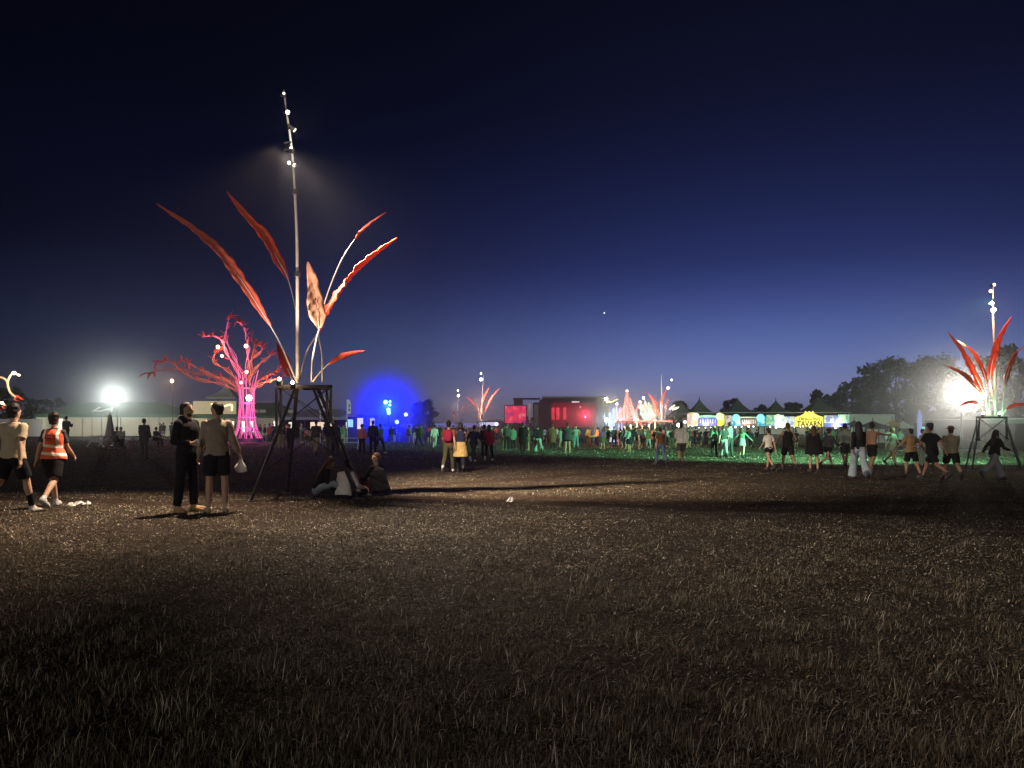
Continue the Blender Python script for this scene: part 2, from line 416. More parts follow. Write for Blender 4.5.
def frame_tower(root, corners, feet, tops, drop, beam=.055):
    """corners: 4 top corners; tops/feet: ends of the raking legs (all root-local)"""
    m = MB()
    for i in range(4): m.beam(corners[i], corners[(i + 1) % 4], beam, beam * 1.25)
    m.beam(corners[0] * .5 + corners[1] * .5, corners[2] * .5 + corners[3] * .5, beam * .9)
    m.beam(corners[0] * .33 + corners[1] * .67, corners[3] * .33 + corners[2] * .67, beam * .7)
    m.build('top_frame', M_BLACK, root)
    posts = []
    for c, dr in zip(corners, drop):
        e = c - Vector((0, 0, dr)); posts.append(e)
        po = MB().beam(c - Vector((0, 0, .035)), e, beam * .9).build('post', M_BLACK, root)
        MB().box(e, (beam * 1.7, beam * 1.7, .10)).build('joint_plate', M_BLACK, po)
    for t_, f_ in zip(tops, feet):
        lg = MB().beam(t_, f_, beam * 1.05).build('leg', M_STEEL, root)
        d = (f_ - t_).normalized()
        # second chord and lacing: the legs are light trusses
        o = Vector((0, .09, 0)); a = t_ + (f_ - t_) * .42; k = MB()
        k.beam(a + o, f_ + o * .3, beam * .45)
        for s in np.linspace(.45, .95, 7): q = t_ + (f_ - t_) * s; k.beam(q, t_ + (f_ - t_) * (s + .04) + o * (1.4 - s), beam * .3)
        k.build('lacing', M_STEEL, lg)
        MB().box(f_ + Vector((0, 0, .012)), (.16, .16, .02)).build('foot_plate', M_STEEL, lg)
    for i in range(4):
        a, b_ = corners[i], corners[(i + 1) % 4]; pa, pb = posts[i], posts[(i + 1) % 4]
        MB().beam(a, pb, .014).build('brace', M_BLACK, root); MB().beam(b_, pa, .014).build('brace', M_BLACK, root)
        MB().beam(feet[i] * .75 + tops[i] * .25, feet[(i + 1) % 4] * .35 + tops[(i + 1) % 4] * .65, .016).build('brace', M_BLACK, root)
    return posts
def mast_lamp(root, p, aim, r=.05, es=25, col=WARM):
    """a small floodlight head clamped to the mast, with a glowing face"""
    p = Vector(p); a = Vector(aim).normalized()
    h = MB().tube([p - a * .12, p - a * .02, p + a * .05], [r * .7, r, r * 1.25], n=10)
    h.beam(p - a * .05, p + Vector((-.1, .02, 0)), .025)
    ho_ = h.build('floodlight_head', M_STEEL, root)
    MB().tube([p + a * .052, p + a * .06], [r * 1.1, r * 1.0], n=12).build('lens', glow(col, es), ho_)
    return ho_

# ---- the big one near the camera
D0 = 15.2
root = thing('flower_sculpture', 'tall sculpture of long red leaves on a black steel tower above three sitters', 'sculpture', (X(305, D0), D0, G(X(305, D0), D0)))
O = Vector(root.location)
def Q(px, py, d=D0): return P(px, py, d) - O
def foot(px, py):
    d = gdepth(px, py); p = P(px, py, d); p.z = G(p.x, p.y); return p - O
cs = [Q(276.5, 386.5, 14.7), Q(331, 386.5, 14.9), Q(327, 388.5, 15.75), Q(281, 388.5, 15.6)]
feet = [foot(251, 501), foot(357, 498), foot(362, 490), foot(287, 494)]
tops = [Q(295, 388, 14.72), Q(313, 388, 14.85), Q(318, 389, 15.7), Q(297, 389, 15.6)]
frame_tower(root, cs, feet, tops, [.92, .72, .8, .85])
# the mast
mast_px = [(297.5, 383), (297.4, 300), (297, 242), (295.3, 200), (293, 163), (290, 135), (286.7, 113), (283.8, 90)]
mp = catmull([Q(*p) for p in mast_px], 5)
mo = MB().tube(mp, [.040 - .024 * i / len(mp) for i in range(len(mp))], n=10).build('mast', M_POLE, root, smooth=True)
for j, s in enumerate((.22, .45, .62)):
    p = mp[int(s * len(mp))]; MB().tube([p - Vector((0, 0, .05)), p + Vector((0, 0, .05))], .062, n=10).build('collar', M_STEEL, mo)
for px, py, aim, es, r in ((287.6, 112, (.35, -.9, -.5), 18, .036), (292.6, 128.5, (.9, .3, -.7), 4, .04), (289.6, 147, (.7, -.4, -.6), 2.0, .036), (290.0, 163, (-.1, -1, -.3), 2.2, .036), (292.6, 164, (.8, -.3, -.6), 1.6, .04), (284.4, 95, (.1, -1, .2), 1.2, .03)):
    mast_lamp(root, Q(px, py, D0 - .06), aim, r=r, es=es, col=(1, .9, .75))
LV = [
    ([(297, 381), (294, 376), (281.7, 347), (270.4, 326), (244, 284), (219, 250), (190, 226), (156.7, 204)], 3, .23, 'o', (-.1, 1.6), (.4, .6, .7)),
    ([(298, 382), (298, 347), (296, 313), (288, 279), (277.5, 259), (267, 238), (246, 215), (226.7, 191.7)], 3, .22, 'r', (.2, 1.4), (.8, .3, .5)),
    ([(311.7, 382), (312.5, 360), (317, 336), (319, 328), (317.3, 313), (313, 284), (310, 272), (308, 262)], 3, .33, 'p', (-.3, -1.0), (.95, .1, 0)),
    ([(300, 378), (307, 351), (319, 330), (325, 301), (340, 263), (355, 239), (367, 226), (386, 212)], 5, .20, 'r', (.3, -.7), (.5, .5, .6)),
    ([(322.5, 382), (322, 355), (319, 332), (327.5, 309), (348, 278), (373, 255), (386, 246), (397.5, 238)], 2, .40, 'r', (0, .9), (.6, -.3, .6)),
    ([(313, 382), (320, 373), (327.5, 365), (333, 361), (340, 357), (352, 353), (365, 351)], 2, .15, 'r', (-.4, -1.4), (.2, .4, .9)),
    ([(293, 382), (291, 377), (289, 372), (284, 359), (280, 351), (276.7, 343)], 1, .20, 'd', (.5, 1.4), (.9, .2, .4)),
]
for i, (pp, i0, wd, mk, (d0, d1), side) in enumerate(LV):
    n = len(pp); leaf_on_stem(root, [Q(x, y, D0 + d0 + (d1 - d0) * (j / (n - 1)) ** 1.5) for j, (x, y) in enumerate(pp)], i0, wd, LEAFM[mk], side, i)
# two warm lamps standing on the tower's top, lighting the leaves
for px, py, d, pw in ((279.5, 379, 14.55, 50), (292.5, 382.5, 14.6, 14)):
    q = Q(px, py, d)
    lo = MB().tube([q + Vector((0, 0, -.14)), q + Vector((0, 0, -.05))], [.05, .07], n=10).build('lamp', M_STEEL, root)
    MB().ball(q, .055 if pw > 200 else .035).build('bulb', glow((1, .72, .42), 30), lo, smooth=True)
    point(q + Vector((0, 0, .0)), pw, (1, .60, .33), .06, root)
for px, tx, ty, td_, pw in ((281, 215, 240, 16.2, 1500), (294, 352, 270, 15.2, 430), (288, 300, 180, 15.3, 1000)):   # the lamps' upward beams
    q = Q(px, 378, 14.45); spot(q, Q(tx, ty, td_), pw, (1, .76, .58), 48, .8, .06, root)
sp_ = Q(300, 166, D0 - .3); MB().beam(Q(293.3, 165, D0), sp_, .03).build('lamp_arm', M_STEEL, root); spot(sp_ + Vector((.12, -.05, -.08)), P(545, 487, 20) - O, 28000, (1, .78, .57), 72, 1, .1, root)
sp_ = Q(285, 150, D0 - .5); MB().beam(Q(292, 149, D0), sp_, .03).build('lamp_arm', M_STEEL, root); spot(sp_ + Vector((-.05, -.12, -.08)), Vector((.6, 10.4, .1)) - O, 7800, (1, .83, .69), 66, 1, .1, root)

sp_ = Q(284, 143, D0 - .35); MB().beam(Q(291, 142, D0), sp_, .03).build('lamp_arm', M_STEEL, root); spot(sp_ + Vector((-.05, -.1, -.08)), Vector((-7.2, 11.4, .1)) - O, 8600, (1, .76, .56), 76, 1, .1, root)
point(Q(296, 128, D0 - .45), 22, (1, .9, .76), .08, root)

# ---- the one at the right edge
D1 = 29.0
r2 = thing('flower_sculpture', 'red-leaved flower sculpture with green-lit stems beside the white floodlight', 'sculpture', (X(992, D1), D1, G(X(992, D1), D1)))
O2 = Vector(r2.location)
def Q2(px, py, d=D1): return P(px, py, d) - O2
h = Zp(416.5, D1) - O2.z
cs2 = [Q2(976.5, 417, D1 - .5), Q2(1007, 417, D1 - .4), Q2(1006, 418, D1 + .55), Q2(979, 418, D1 + .5)]
def f2(px, d): p = Vector((X(px, d), d, 0)); p.z = G(p.x, d); return p - O2
feet2 = [f2(965, D1 - .9), f2(1023, D1 - .8), f2(1021, D1 + 1), f2(972, D1 + 1)]
tops2 = [c.copy() for c in cs2]
frame_tower(r2, cs2, feet2, [c * .94 for c in tops2], [.9, .85, .85, .9], beam=.036)
mp2 = catmull([Q2(995, 416), Q2(994.5, 370), Q2(993.5, 330), Q2(992.8, 305), Q2(993.4, 284)], 5)
MB().tube(mp2, [.05 - .03 * i / len(mp2) for i in range(len(mp2))], n=8).build('mast', M_POLE, r2, smooth=True)
for px, py, aim, es, r in ((993, 310, (-.2, -1, -.1), 60, .08), (991.6, 303.5, (-.3, -1, 0), 14, .06), (990.5, 291.5, (-.4, -1, .1), 10, .055), (993.2, 285, (.2, -1, .1), 8, .055)):
    mast_lamp(r2, Q2(px, py, D1 - .06), aim, r=r, es=es, col=(1, .75, .45))
point(Q2(993, 310, D1 - .35), 260, (1, .62, .3), .06, r2)
LV2 = [([(987, 416), (986, 404), (984, 394), (975, 375), (963, 352), (947.4, 331.6)], 2, .32, 'r', (0, -.6), (.8, .3, .4)),
       ([(990, 416), (989, 400), (987, 384), (982, 368), (973, 352), (958, 341)], 2, .28, 'r', (0, 1), (.7, .4, .4)),
       ([(996, 416), (993, 398), (990, 380), (994, 355), (1002, 333), (1012, 316.5)], 2, .38, 'r', (0, -.4), (.9, .2, .3)),
       ([(1002, 416), (1003, 400), (1005, 385), (1010, 366), (1016, 354), (1025, 345)], 2, .27, 'o', (0, .6), (.7, .3, .5)),
       ([(989, 416), (987, 406), (983, 395), (972, 382), (960, 372), (946, 366)], 2, .30, 'o', (0, -.8), (.5, .5, .6)),
       ([(984, 416), (982, 409), (979, 404), (972, 402), (966, 403), (960, 406)], 2, .16, 'r', (0, .8), (.3, .5, .7)),
       ([(1002, 416), (1006, 410), (1012, 406), (1020, 404), (1032, 404)], 1, .2, 'd', (0, -.6), (.3, .5, .7))]
for i, (pp, i0, wd, mk, (d0, d1), side) in enumerate(LV2):
    n = len(pp); leaf_on_stem(r2, [Q2(x, y, D1 + d0 + (d1 - d0) * (j / (n - 1)) ** 1.5) for j, (x, y) in enumerate(pp)], i0, wd, LEAFM[mk], side, 20 + i, r0=.03)
# lamps on its tower: a green one washing the stems and the far grass
q = Q2(999, 414.5, D1 - .45)
lo = MB().tube([q + Vector((0, 0, -.09)), q], [.05, .07], n=10).build('lamp', M_STEEL, r2); MB().ball(q + Vector((0, 0, .03)), .05).build('bulb', glow((.5, 1, .65), 4), lo)
point(q + Vector((0, -.12, .12)), 45, (.25, 1, .50), .06, r2)
q = Q2(983, 414.5, D1 - .45)
lo = MB().tube([q + Vector((0, 0, -.09)), q], [.05, .07], n=10).build('lamp', M_STEEL, r2); MB().ball(q + Vector((0, 0, .03)), .05).build('bulb', glow((1, .7, .45), 5), lo)
point(q + Vector((0, -.12, .12)), 50, (1, .66, .42), .06, r2)
spot(q + Vector((0, -.15, .12)), Q2(985, 340, D1), 900, (1, .55, .36), 75, .8, .06, r2)
GREEN = (.30, 1.0, .52)
spot(Q2(992.3, 298, D1 - .2), P(690, 460, 47) - O2, 72000, GREEN, 76, .8, .1, r2)
spot(Q2(991, 300, D1 + .2), Vector((X(900, 44), 44, -.5)) - O2, 38000, GREEN, 64, .7, .1, r2)

# ---- the far ones: copies of the near one, turned
def far_sculpture(px, d, label, rz, src=None, sc=1.0):
    c = thing('flower_sculpture', label, 'sculpture', (X(px, d), d, float(gz(X(px, d), d))))
    m = MB()
    for ch in (src or root).children:
        if ch.type == 'LIGHT' or ch.name.split('.')[0] in ('brace', 'lamp', 'floodlight_head', 'collar'): continue
        k = copy_tree(ch, c)
    c.rotation_euler.z = rz; c.scale = (sc,) * 3
    return c
fs = [far_sculpture(481, 96, 'small distant red flower sculpture with a bright white lamp left of the pink screen', R(150), sc=1.0),
      far_sculpture(457, 148, 'smallest and farthest flower sculpture, pale leaves under two white lamps', R(200), sc=1.0),
      far_sculpture(661, 70, 'distant flower sculpture of fanned red leaves beside the glowing fairground lights', R(25), src=r2, sc=.92)]
for c, lst in ((fs[0], ((481, 379.5, 96, .17, 30), (481, 373.5, 96, .08, 18))), (fs[1], ((458.5, 395.5, 148, .2, 30), (458, 390.5, 148, .14, 18))), (fs[2], ((668, 388, 70, .13, 14), (671.5, 380, 70, .08, 18)))):
    for px, py, d, r, es in lst:
        p = Vector((X(px, d), d, Zp(py, d)))
        lo = MB().tube([p + Vector((0, .1, 0)), p + Vector((0, .4, 0))], [r * .8, r * .5], n=8).build('lamp', M_STEEL); MB().ball(p, r, 8, 6).build('bulb', glow((1, .93, .84) if d > 80 else (1, .75, .5), es), lo)
        lo.parent = c; lo.matrix_parent_inverse = (Matrix.Translation(c.location) @ c.rotation_euler.to_matrix().to_4x4() @ Matrix.Scale(c.scale.x, 4)).inverted()
point((X(481, 95), 93, Zp(402, 95)), 2600, (1, .5, .35), .2, None, 'lamp_light')
point((X(662, 69), 68, Zp(406, 69)), 800, (1, .62, .5), .2, None, 'lamp_light')
point((X(457, 147), 145, Zp(404, 147)), 700, (1, .7, .65), .2, None, 'lamp_light')

# ================================================================== glowing wire trees
M_WIRE = mat('pink_wire', (.75, .28, .14), rough=.4, noise=.2, scale=4)
M_WIREG = mat('lit_wire', (.7, .2, .4), rough=.4, noise=.2, scale=4, emit=(1, .14, .5), es=.38)
M_BLOSS = mat('red_blossom', (.62, .09, .06), rough=.6, noise=.3, scale=5, trans=.3)
M_WIREW = mat('pale_wire', (.75, .66, .5), rough=.4, noise=.2, scale=4)
DT = 66
tr = thing('light_tree', 'wire tree sculpture glowing pink with curling red branches and hanging bulbs', 'sculpture', (X(247, DT), DT, float(gz(X(247, DT), DT))))
OT = Vector(tr.location)
def QT(px, py, d=DT): return P(px, py, d) - OT
base = MB(); base.tube([Vector((0, 0, 0)), Vector((0, 0, .35))], [1.5, 1.45], n=20)
bo = base.build('plinth', M_BLACK, tr)
g = random.Random(4)
trunk = MB()
for k in range(15):
    a = 2 * math.pi * k / 15; c_, s_ = math.cos(a), math.sin(a)
    zs = [.35, 1.3, 2.3, 3.6, 5.0, 6.2]; rs_ = [1.3, .88, .72, .62, .72, 1.05]
    trunk.tube(catmull([Vector((c_ * r + g.uniform(-.06, .06), s_ * r, z + (g.uniform(-1.1, .6) if z > 6 else 0))) for z, r in zip(zs, rs_)], 4), .034, n=5)
for z, r in ((1.3, .95), (2.3, .8), (3.6, .72), (5.0, .8)):
    trunk.tube([Vector((r * math.cos(2 * math.pi * k / 24), r * math.sin(2 * math.pi * k / 24), z)) for k in range(25)], .04, n=5)
trunk.build('trunk', M_WIREG, tr)
BR = [  # px paths from trunk outwards
    [(243, 385), (238, 372), (226, 352), (223, 342), (214, 336), (202, 337)],
    [(242, 392), (232, 382), (220, 378), (208, 375), (194, 373), (181, 369), (165, 370), (145, 373)],
    [(243, 390), (225, 380), (205, 372), (190, 364), (180, 360)],
    [(244, 380), (236, 360), (226, 340), (227, 328), (229, 318), (232, 314)],
    [(246, 378), (248, 355), (247, 340), (245, 330), (240, 323), (236, 322)],
    [(249, 384), (252, 360), (255, 345), (250, 339)],
    [(250, 392), (258, 382), (268, 376), (276, 371), (282, 366)],
    [(250, 390), (262, 384), (272, 380), (280, 378), (287, 372)],
    [(247, 380), (258, 366), (270, 356), (278, 352)],
    [(243, 388), (230, 372), (214, 362), (216, 352), (222, 348)],
    [(243, 382), (250, 362), (262, 350), (258, 344)],
    [(244, 394), (222, 384), (200, 380), (185, 374), (170, 362), (156, 364)],
]
for k, pp in enumerate(BR):
    dz = (-1.6, 1.2, -.5, .8, -1, 1.5, .3)[k % 7]; n = len(pp)
    path = catmull([QT(x, y, DT + dz * j / (n - 1) * 1.5) for j, (x, y) in enumerate(pp)], 5)
    m = MB(); m.tube(path, [.036 - .018 * j / len(path) for j in range(len(path))], n=6)
    for q_ in range(2): m.tube([p + Vector((.22 * math.sin(j * .7 + q_ * 3), .1, .22 * math.cos(j * .7 + q_ * 3))) * (1 - j / len(path)) for j, p in enumerate(path)], .026, n=5)
    br = m.build('branch', M_WIREG if k in (0, 3, 4) else M_WIRE, tr)
    e = path[-1]; d_ = (path[-1] - path[-3]).normalized(); bl = MB()
    for q_ in range(5):
        a = g.uniform(0, 6.3); v = (d_ * .8 + Vector((math.cos(a), g.uniform(-.5, .5), math.sin(a)))).normalized()
        ln = g.uniform(.45, .9); s0 = e - d_ * g.uniform(0, 1.0)
        bl.tube([s0, s0 + v * ln * .5 + Vector((0, 0, .1)), s0 + v * ln], [.05, .18, .02], n=6, flat=[1, .3, .3], side=(0, 1, .2))
    for j in range(6, len(path) - 2, 2):
        v = Vector((g.uniform(-1, 1), g.uniform(-.4, .4), g.uniform(.1, 1))).normalized()
        bl.tube([path[j], path[j] + v * .3, path[j] + v * .6], [.04, .13, .02], n=6, flat=[1, .3, .3], side=(0, 1, .2))
    bl.build('blossom', M_BLOSS, br)
for px, py, r, es in ((218, 347, .16, 14), (246, 346, .16, 14), (222, 356, .12, 12), (246.5, 372, .13, 12), (241, 382.6, .11, 10), (249, 398, .26, 26)):
    q = QT(px, py, DT - 1.2)
    hb = MB().tube([q + Vector((0, 0, .2)), q + Vector((0, .3, 1.1))], .03, n=5).build('hanging_bulb', M_BLACK, tr)
    MB().ball(q, r, 10, 7).build('bulb', glow((1, .62, .34) if es < 20 else (1, .6, .8), es), hb, smooth=True)
point(QT(220, 350, DT - 1.8), 300, (1, .42, .22), .2, tr); point(QT(247, 360, DT - 1.8), 300, (1, .42, .22), .2, tr)
point(QT(248, 410, DT - 2.2), 300, (1, .25, .6), .2, tr); point(QT(247, 430, DT - 2.6), 350, (1, .05, .6), .2, tr)
point(QT(270, 385, DT - 1.4), 300, (1, .3, .2), .2, tr)

# the pale one cut by the left edge
DL = 38
tl = thing('light_tree', 'pale curling wire tree with warm lamps at the left edge', 'sculpture', (X(-22, DL), DL, float(gz(X(-22, DL), DL))))
OL = Vector(tl.location)
def QL(px, py, d=DL): return P(px, py, d) - OL
MB().tube([Vector((0, 0, 0)), Vector((0, 0, 1.2)), QL(-20, 400), QL(-17, 385)], [.5, .25, .16, .1], n=8).build('trunk', M_WIREW, tl)
for pp in ([(-18, 388), (-9, 379), (-1, 377), (6, 380), (8, 386)], [(8, 388), (8, 381), (11, 375), (15, 373), (18, 375)], [(8, 386), (10, 392), (14, 396), (17, 398)], [(-18, 395), (-8, 402), (0, 402), (6, 406)]):
    MB().tube(catmull([QL(*p) for p in pp], 5), .055, n=6).build('branch', M_WIREW, tl)
for px, py, r in ((14, 373, .09), (19, 375, .05), (2, 403, .07)):
    hb = MB().tube([QL(px, py) + Vector((0, .05, 0)), QL(px, py) + Vector((0, .2, .05))], .05, n=6).build('lamp', M_STEEL, tl); MB().ball(QL(px, py, DL - .1), r).build('bulb', glow((1, .66, .4), 16), hb)
blm = MB()
for px, py in ((18, 397), (16, 400), (21, 399), (4, 408), (-1, 410)):
    blm.tube([QL(px - 2, py - 2), QL(px, py), QL(px + 3, py + 1)], [.03, .14, .02], n=6, flat=[1, .4, .4], side=(0, 1, .2))
blm.build('blossom', M_BLOSS, tl)
point(QL(12, 378, DL - .7), 130, (1, .62, .36), .1, tl)

def haze_ball(x, y, z, r, dens, name='smoke', g_=.2, sq=(1, 1, 1), core=.5, tint=(.95, .95, .95)):  # scatter volumes added to shape the glow round lamps
    o = MB().ball((0, 0, 0), r, 24, 14).build(name, []); o.location = (x, y, z); o.scale = sq; tag(o, 'dust and added glow haze round the floodlights and far field' if name == 'dust_glow_haze' else 'smoke and added glow haze round the blue lamps, stage and fairground', 'smoke', kind='stuff')
    m = bpy.data.materials.new('drifting_' + name); m.use_nodes = True; t = m.node_tree; t.nodes.clear()
    tc = t.nodes.new('ShaderNodeTexCoord'); ln = t.nodes.new('ShaderNodeVectorMath'); ln.operation = 'LENGTH'; t.links.new(tc.outputs['Object'], ln.inputs[0])
    mr = t.nodes.new('ShaderNodeMapRange'); mr.interpolation_type = 'SMOOTHERSTEP'; t.links.new(ln.outputs['Value'], mr.inputs['Value']); mr.inputs['From Min'].default_value = r * core; mr.inputs['From Max'].default_value = r; mr.inputs['To Min'].default_value = dens; mr.inputs['To Max'].default_value = 0
    pv = t.nodes.new('ShaderNodeVolumePrincipled'); pv.inputs['Color'].default_value = (*tint, 1); pv.inputs['Anisotropy'].default_value = g_; t.links.new(mr.outputs[0], pv.inputs['Density'])
    ou = t.nodes.new('ShaderNodeOutputMaterial'); t.links.new(pv.outputs[0], ou.inputs['Volume']); o.data.materials.clear(); o.data.materials.append(m)
    return o
# ================================================================== flood towers and street lamps
def flood_mast(name, label, px, py, d, power, col, aim, r=.5, es=60, cone=150, heads=2):
    x = X(px, d); z0 = float(gz(x, d)); zt = Zp(py, d)
    o = thing(name, label, 'floodlight', (x, d, z0)); h = zt - z0
    MB().tube([(0, .4, 0), (0, .4, h + .3)], [.09, .06], n=8).build('mast', M_STEEL, o)
    MB().box((0, .4, .45), (1.1, 1.5, .8)).build('generator_trailer', M_STEEL, o)
    for k in range(heads):
        xx = (k - (heads - 1) / 2) * r * 2.1
        hd = MB().box((xx, .12, h), (r * 1.9, .22, r * 1.5)).build('floodlight_head', M_STEEL, o)
        MB().box((xx, -.003, h), (r * 1.75, .02, r * 1.35)).build('lens', glow(col, es), hd)
    spot((0, -.25, h), Vector((aim[0] - x, aim[1] - d, aim[2] - z0)), power, col, cone, .6, .3, o)
    return o
flood_mast('flood_tower', 'glaring white floodlight mast above the green-roofed marquee', 115.5, 395.5, 84, 4800, (.90, 1, .93), (-6, 10, 2), r=.42)
flood_mast('flood_tower', 'glaring white floodlight mast before the dark trees at right', 964, 393.5, 62, 4200, (1, .95, .84), (6, 8, 1), r=.38)
haze_ball(X(116, 82), 82, Zp(399, 82), 20, .012, 'dust_glow_haze', .6, (1.1, .7, .62), .0)  # added to keep the floodlight halo close to the lamp
haze_ball(X(958, 60), 60, Zp(402, 60), 14, .026, 'dust_glow_haze', .6, (1.25, .8, .62), .0)
haze_ball(25, 125, 1.0, 60, .0085, 'dust_glow_haze', .5, (1.8, .75, .15), .3)
# orange street lamp in the distance
x = X(172, 90); so = thing('street_lamp', 'small orange lamp on a thin pole above the marquee end', 'lamp', (x, 90, float(gz(x, 90))))
h = Zp(381, 90) - so.location.z
MB().tube([(0, .2, 0), (0, .2, h)], .05, n=6).build('pole', M_STEEL, so); MB().ball((0, 0, h), .2).build('bulb', glow((1, .45, .2), 16), so)
point((0, -.4, h), 300, (1, .42, .18), .2, so)
# blue lamp cluster in its own glow
x = X(388, 74); bo = thing('stage_lamp', 'blue lamp cluster on a pole inside a big blue glow', 'lamp', (x, 74, float(gz(x, 74))))
h = Zp(405, 74) - bo.location.z
MB().tube([(0, .2, 0), (0, .2, h + .6)], .06, n=6).build('pole', M_STEEL, bo)
for dx, py, r in ((-.25, 402, .22), (.22, 401.5, .12), (.22, 405, .12), (.06, 410, .20), (.1, 413, .2)):
    z = Zp(py, 74) - bo.location.z
    hd = MB().box((dx, .15, z), (.3, .2, .3)).build('lamp_head', M_STEEL, bo); MB().ball((dx, -.05, z), r, 8, 6).build('bulb', glow((.25, .75, 1), 6), hd)
point((0, -.6, Zp(407, 74) - bo.location.z), 6500, (.0, .006, 1), .3, bo); point((0, -.5, Zp(407, 74) - bo.location.z), 500, (.12, .5, 1), .3, bo)
haze_ball(x, 74, Zp(412, 74), 5.9, .28, core=.0, tint=(.12, .16, .95))  # blue lamplight is also put into the smoke's own tint
M_POLE_D = M_STEEL
# ================================================================== left: fence, marquees
M_CANV = mat('cream_canvas', (.55, .52, .42), rough=.9, noise=.12, scale=1.5)
M_GREENROOF = mat('green_canvas', (.07, .17, .11), rough=.8, noise=.2, scale=1)
M_WHITE = mat('white_panel', (.62, .62, .60), rough=.8, noise=.1, scale=.8)
M_GREY = mat('grey_canvas', (.28, .28, .28), rough=.9, noise=.2, scale=1)
M_DARK = mat('dark_canvas', (.045, .045, .05), rough=.9, noise=.25, scale=1)
def gzf(x, y): return float(gz(x, y))
d = 96.
for k, (a, b_) in enumerate(((-40, -13), (-12.5, 14), (14.5, 43))):
    xa, xb = X(a, d), X(b_, d); z0 = gzf((xa + xb) / 2, d)
    f = thing('panel_fence', ('pale solid site fence panel cut by the left edge', 'pale solid site fence panel behind the walker in the beige shirt', 'pale solid site fence panel beside the green marquee')[k], 'fence', ((xa + xb) / 2, d, z0), group=None)
    MB().box((0, 0, 1.2), (xb - xa - .1, .06, 2.35)).build('panel', M_WHITE, f)
    for q_ in (-.5, 0, .5): MB().box((q_ * (xb - xa - .3), .08, 1.22), (.08, .08, 2.45)).build('post', M_STEEL, f)
def marquee(label, x0, x1, d, depth, ridge_y, eave_y, roofm, wallm, hip=.25, name='marquee'):
    xa, xb = X(x0, d), X(x1, d); cx = (xa + xb) / 2; z0 = gzf(cx, d); w = xb - xa
    o = thing(name, label, 'tent', (cx, d, z0)); he = Zp(eave_y, d) - z0; hr = Zp(ridge_y, d) - z0
    h_ = w * (.5 - hip)
    vs = [(-w / 2, 0, he), (w / 2, 0, he), (w / 2, depth, he), (-w / 2, depth, he), (-h_, depth / 2, hr), (h_, depth / 2, hr)]
    th = Vector((0, 0, .06))
    m = MB(); m.add(vs + [tuple(Vector(v) - th) for v in vs], [(0, 1, 5, 4), (1, 2, 5), (2, 3, 4, 5), (3, 0, 4), (6, 10, 11, 7), (7, 11, 8), (8, 11, 10, 9), (9, 10, 6), (0, 6, 7, 1), (1, 7, 8, 2), (2, 8, 9, 3), (3, 9, 6, 0)])
    m.build('roof', roofm, o)
    MB().box((0, -.02, he - .2), (w, .05, .36)).build('valance', roofm, o)
    MB().box((0, depth - .1, he / 2), (w - .2, .05, he - .1)).build('back_wall', wallm, o)
    for xx in (-w / 2 + .12, w / 2 - .12): MB().box((xx, depth / 2, he / 2), (.05, depth - .4, he - .1)).build('side_wall', wallm, o)
    for q_ in np.linspace(-.5, .5, max(3, int(w / 4)) + 1): MB().box((q_ * (w - .2), .12, he / 2), (.09, .09, he)).build('post', M_STEEL, o)
    return o, w, he, hr
mq, w, he, hr = marquee('long green-roofed marquee with pale lit walls under the floodlight', 34, 178, 99, 10, 401, 414.5, M_GREENROOF, M_CANV)
x_l = -w / 2
for q_ in range(1, 7): MB().box((x_l + w * (.2 + .8 * (q_ - .5) / 6), .1, he / 2 - .15), (w * .8 / 6 - .12, .05, he - .35)).build('wall_panel', M_CANV, mq)
op = MB().box((x_l + w * .12, 3, he / 2 - .1), (w * .14, .1, he * .7)).build('counter_opening', mat('lit_counter', (.7, .7, .68), noise=.3, scale=1.2, emit=(1, .97, .88), es=.55), mq)
le = lettering('LA', 2.6, (x_l + w * .44, 1.7, he + 1.7 * (hr - he) / 5 + .1), mat('faded_lettering', (.5, .58, .5)), mq); le.rotation_euler = (math.atan((hr - he) / 5), 0, 0)
point((x_l + w * .12, 1.4, he - .6), 120, (1, .95, .85), .2, mq)
spot((0, -12, 7), (0, 4, 1.5), 3600, (1, .94, .75), 90, .6, .3, mq)

mq2, w, he, hr = marquee('green bar tent with a glowing cream sign board behind the pink tree', 190, 292, 104, 9, 402, 415.5, M_GREENROOF, M_GREY)
bd = MB().box((-w * .25, -.3, he + 1.15), (w * .42, .12, 1.9)).build('sign_board', mat('lit_sign_board', (.6, .5, .35), noise=.25, scale=.8, emit=(1, .78, .45), es=.22), mq2)
MB().tube(catmull([(-w * .28, -.4, he + 1.7), (-w * .22, -.4, he + 1.35), (-w * .16, -.4, he + 1.3), (-w * .11, -.4, he + 1.55), (-w * .08, -.4, he + 1.5), (-w * .08, -.4, he + .7)], 4), .09, n=6).build('neon_line', glow((1, .72, .3), 3.2), bd)
for q_, s_, c_ in ((.18, .8, (1, .88, .62)), (.26, 1.0, (1, .95, .8)), (.38, .6, (1, .9, .7)), (.47, .7, (1, .95, .85)), (.72, .9, (1, .93, .8)), (.82, .8, (1, .8, .55))):
    MB().box((-w / 2 + w * q_, 5.5, he * .45), (w * .05 * s_, .1, he * .55)).build('lit_doorway', glow(c_, 1.5, 'lit_doorway_glass'), mq2)
for q_ in (-.05, .02, .3): MB().box((w * (.17 + q_), 1.0, he + .62), (w * .06, .05, .5)).build('sign_patch', M_CANV, mq2)
point((-w * .2, 2.2, he - .5), 350, (1, .85, .6), .2, mq2); point((w * .25, 2.2, he - .5), 300, (1, .85, .6), .2, mq2)

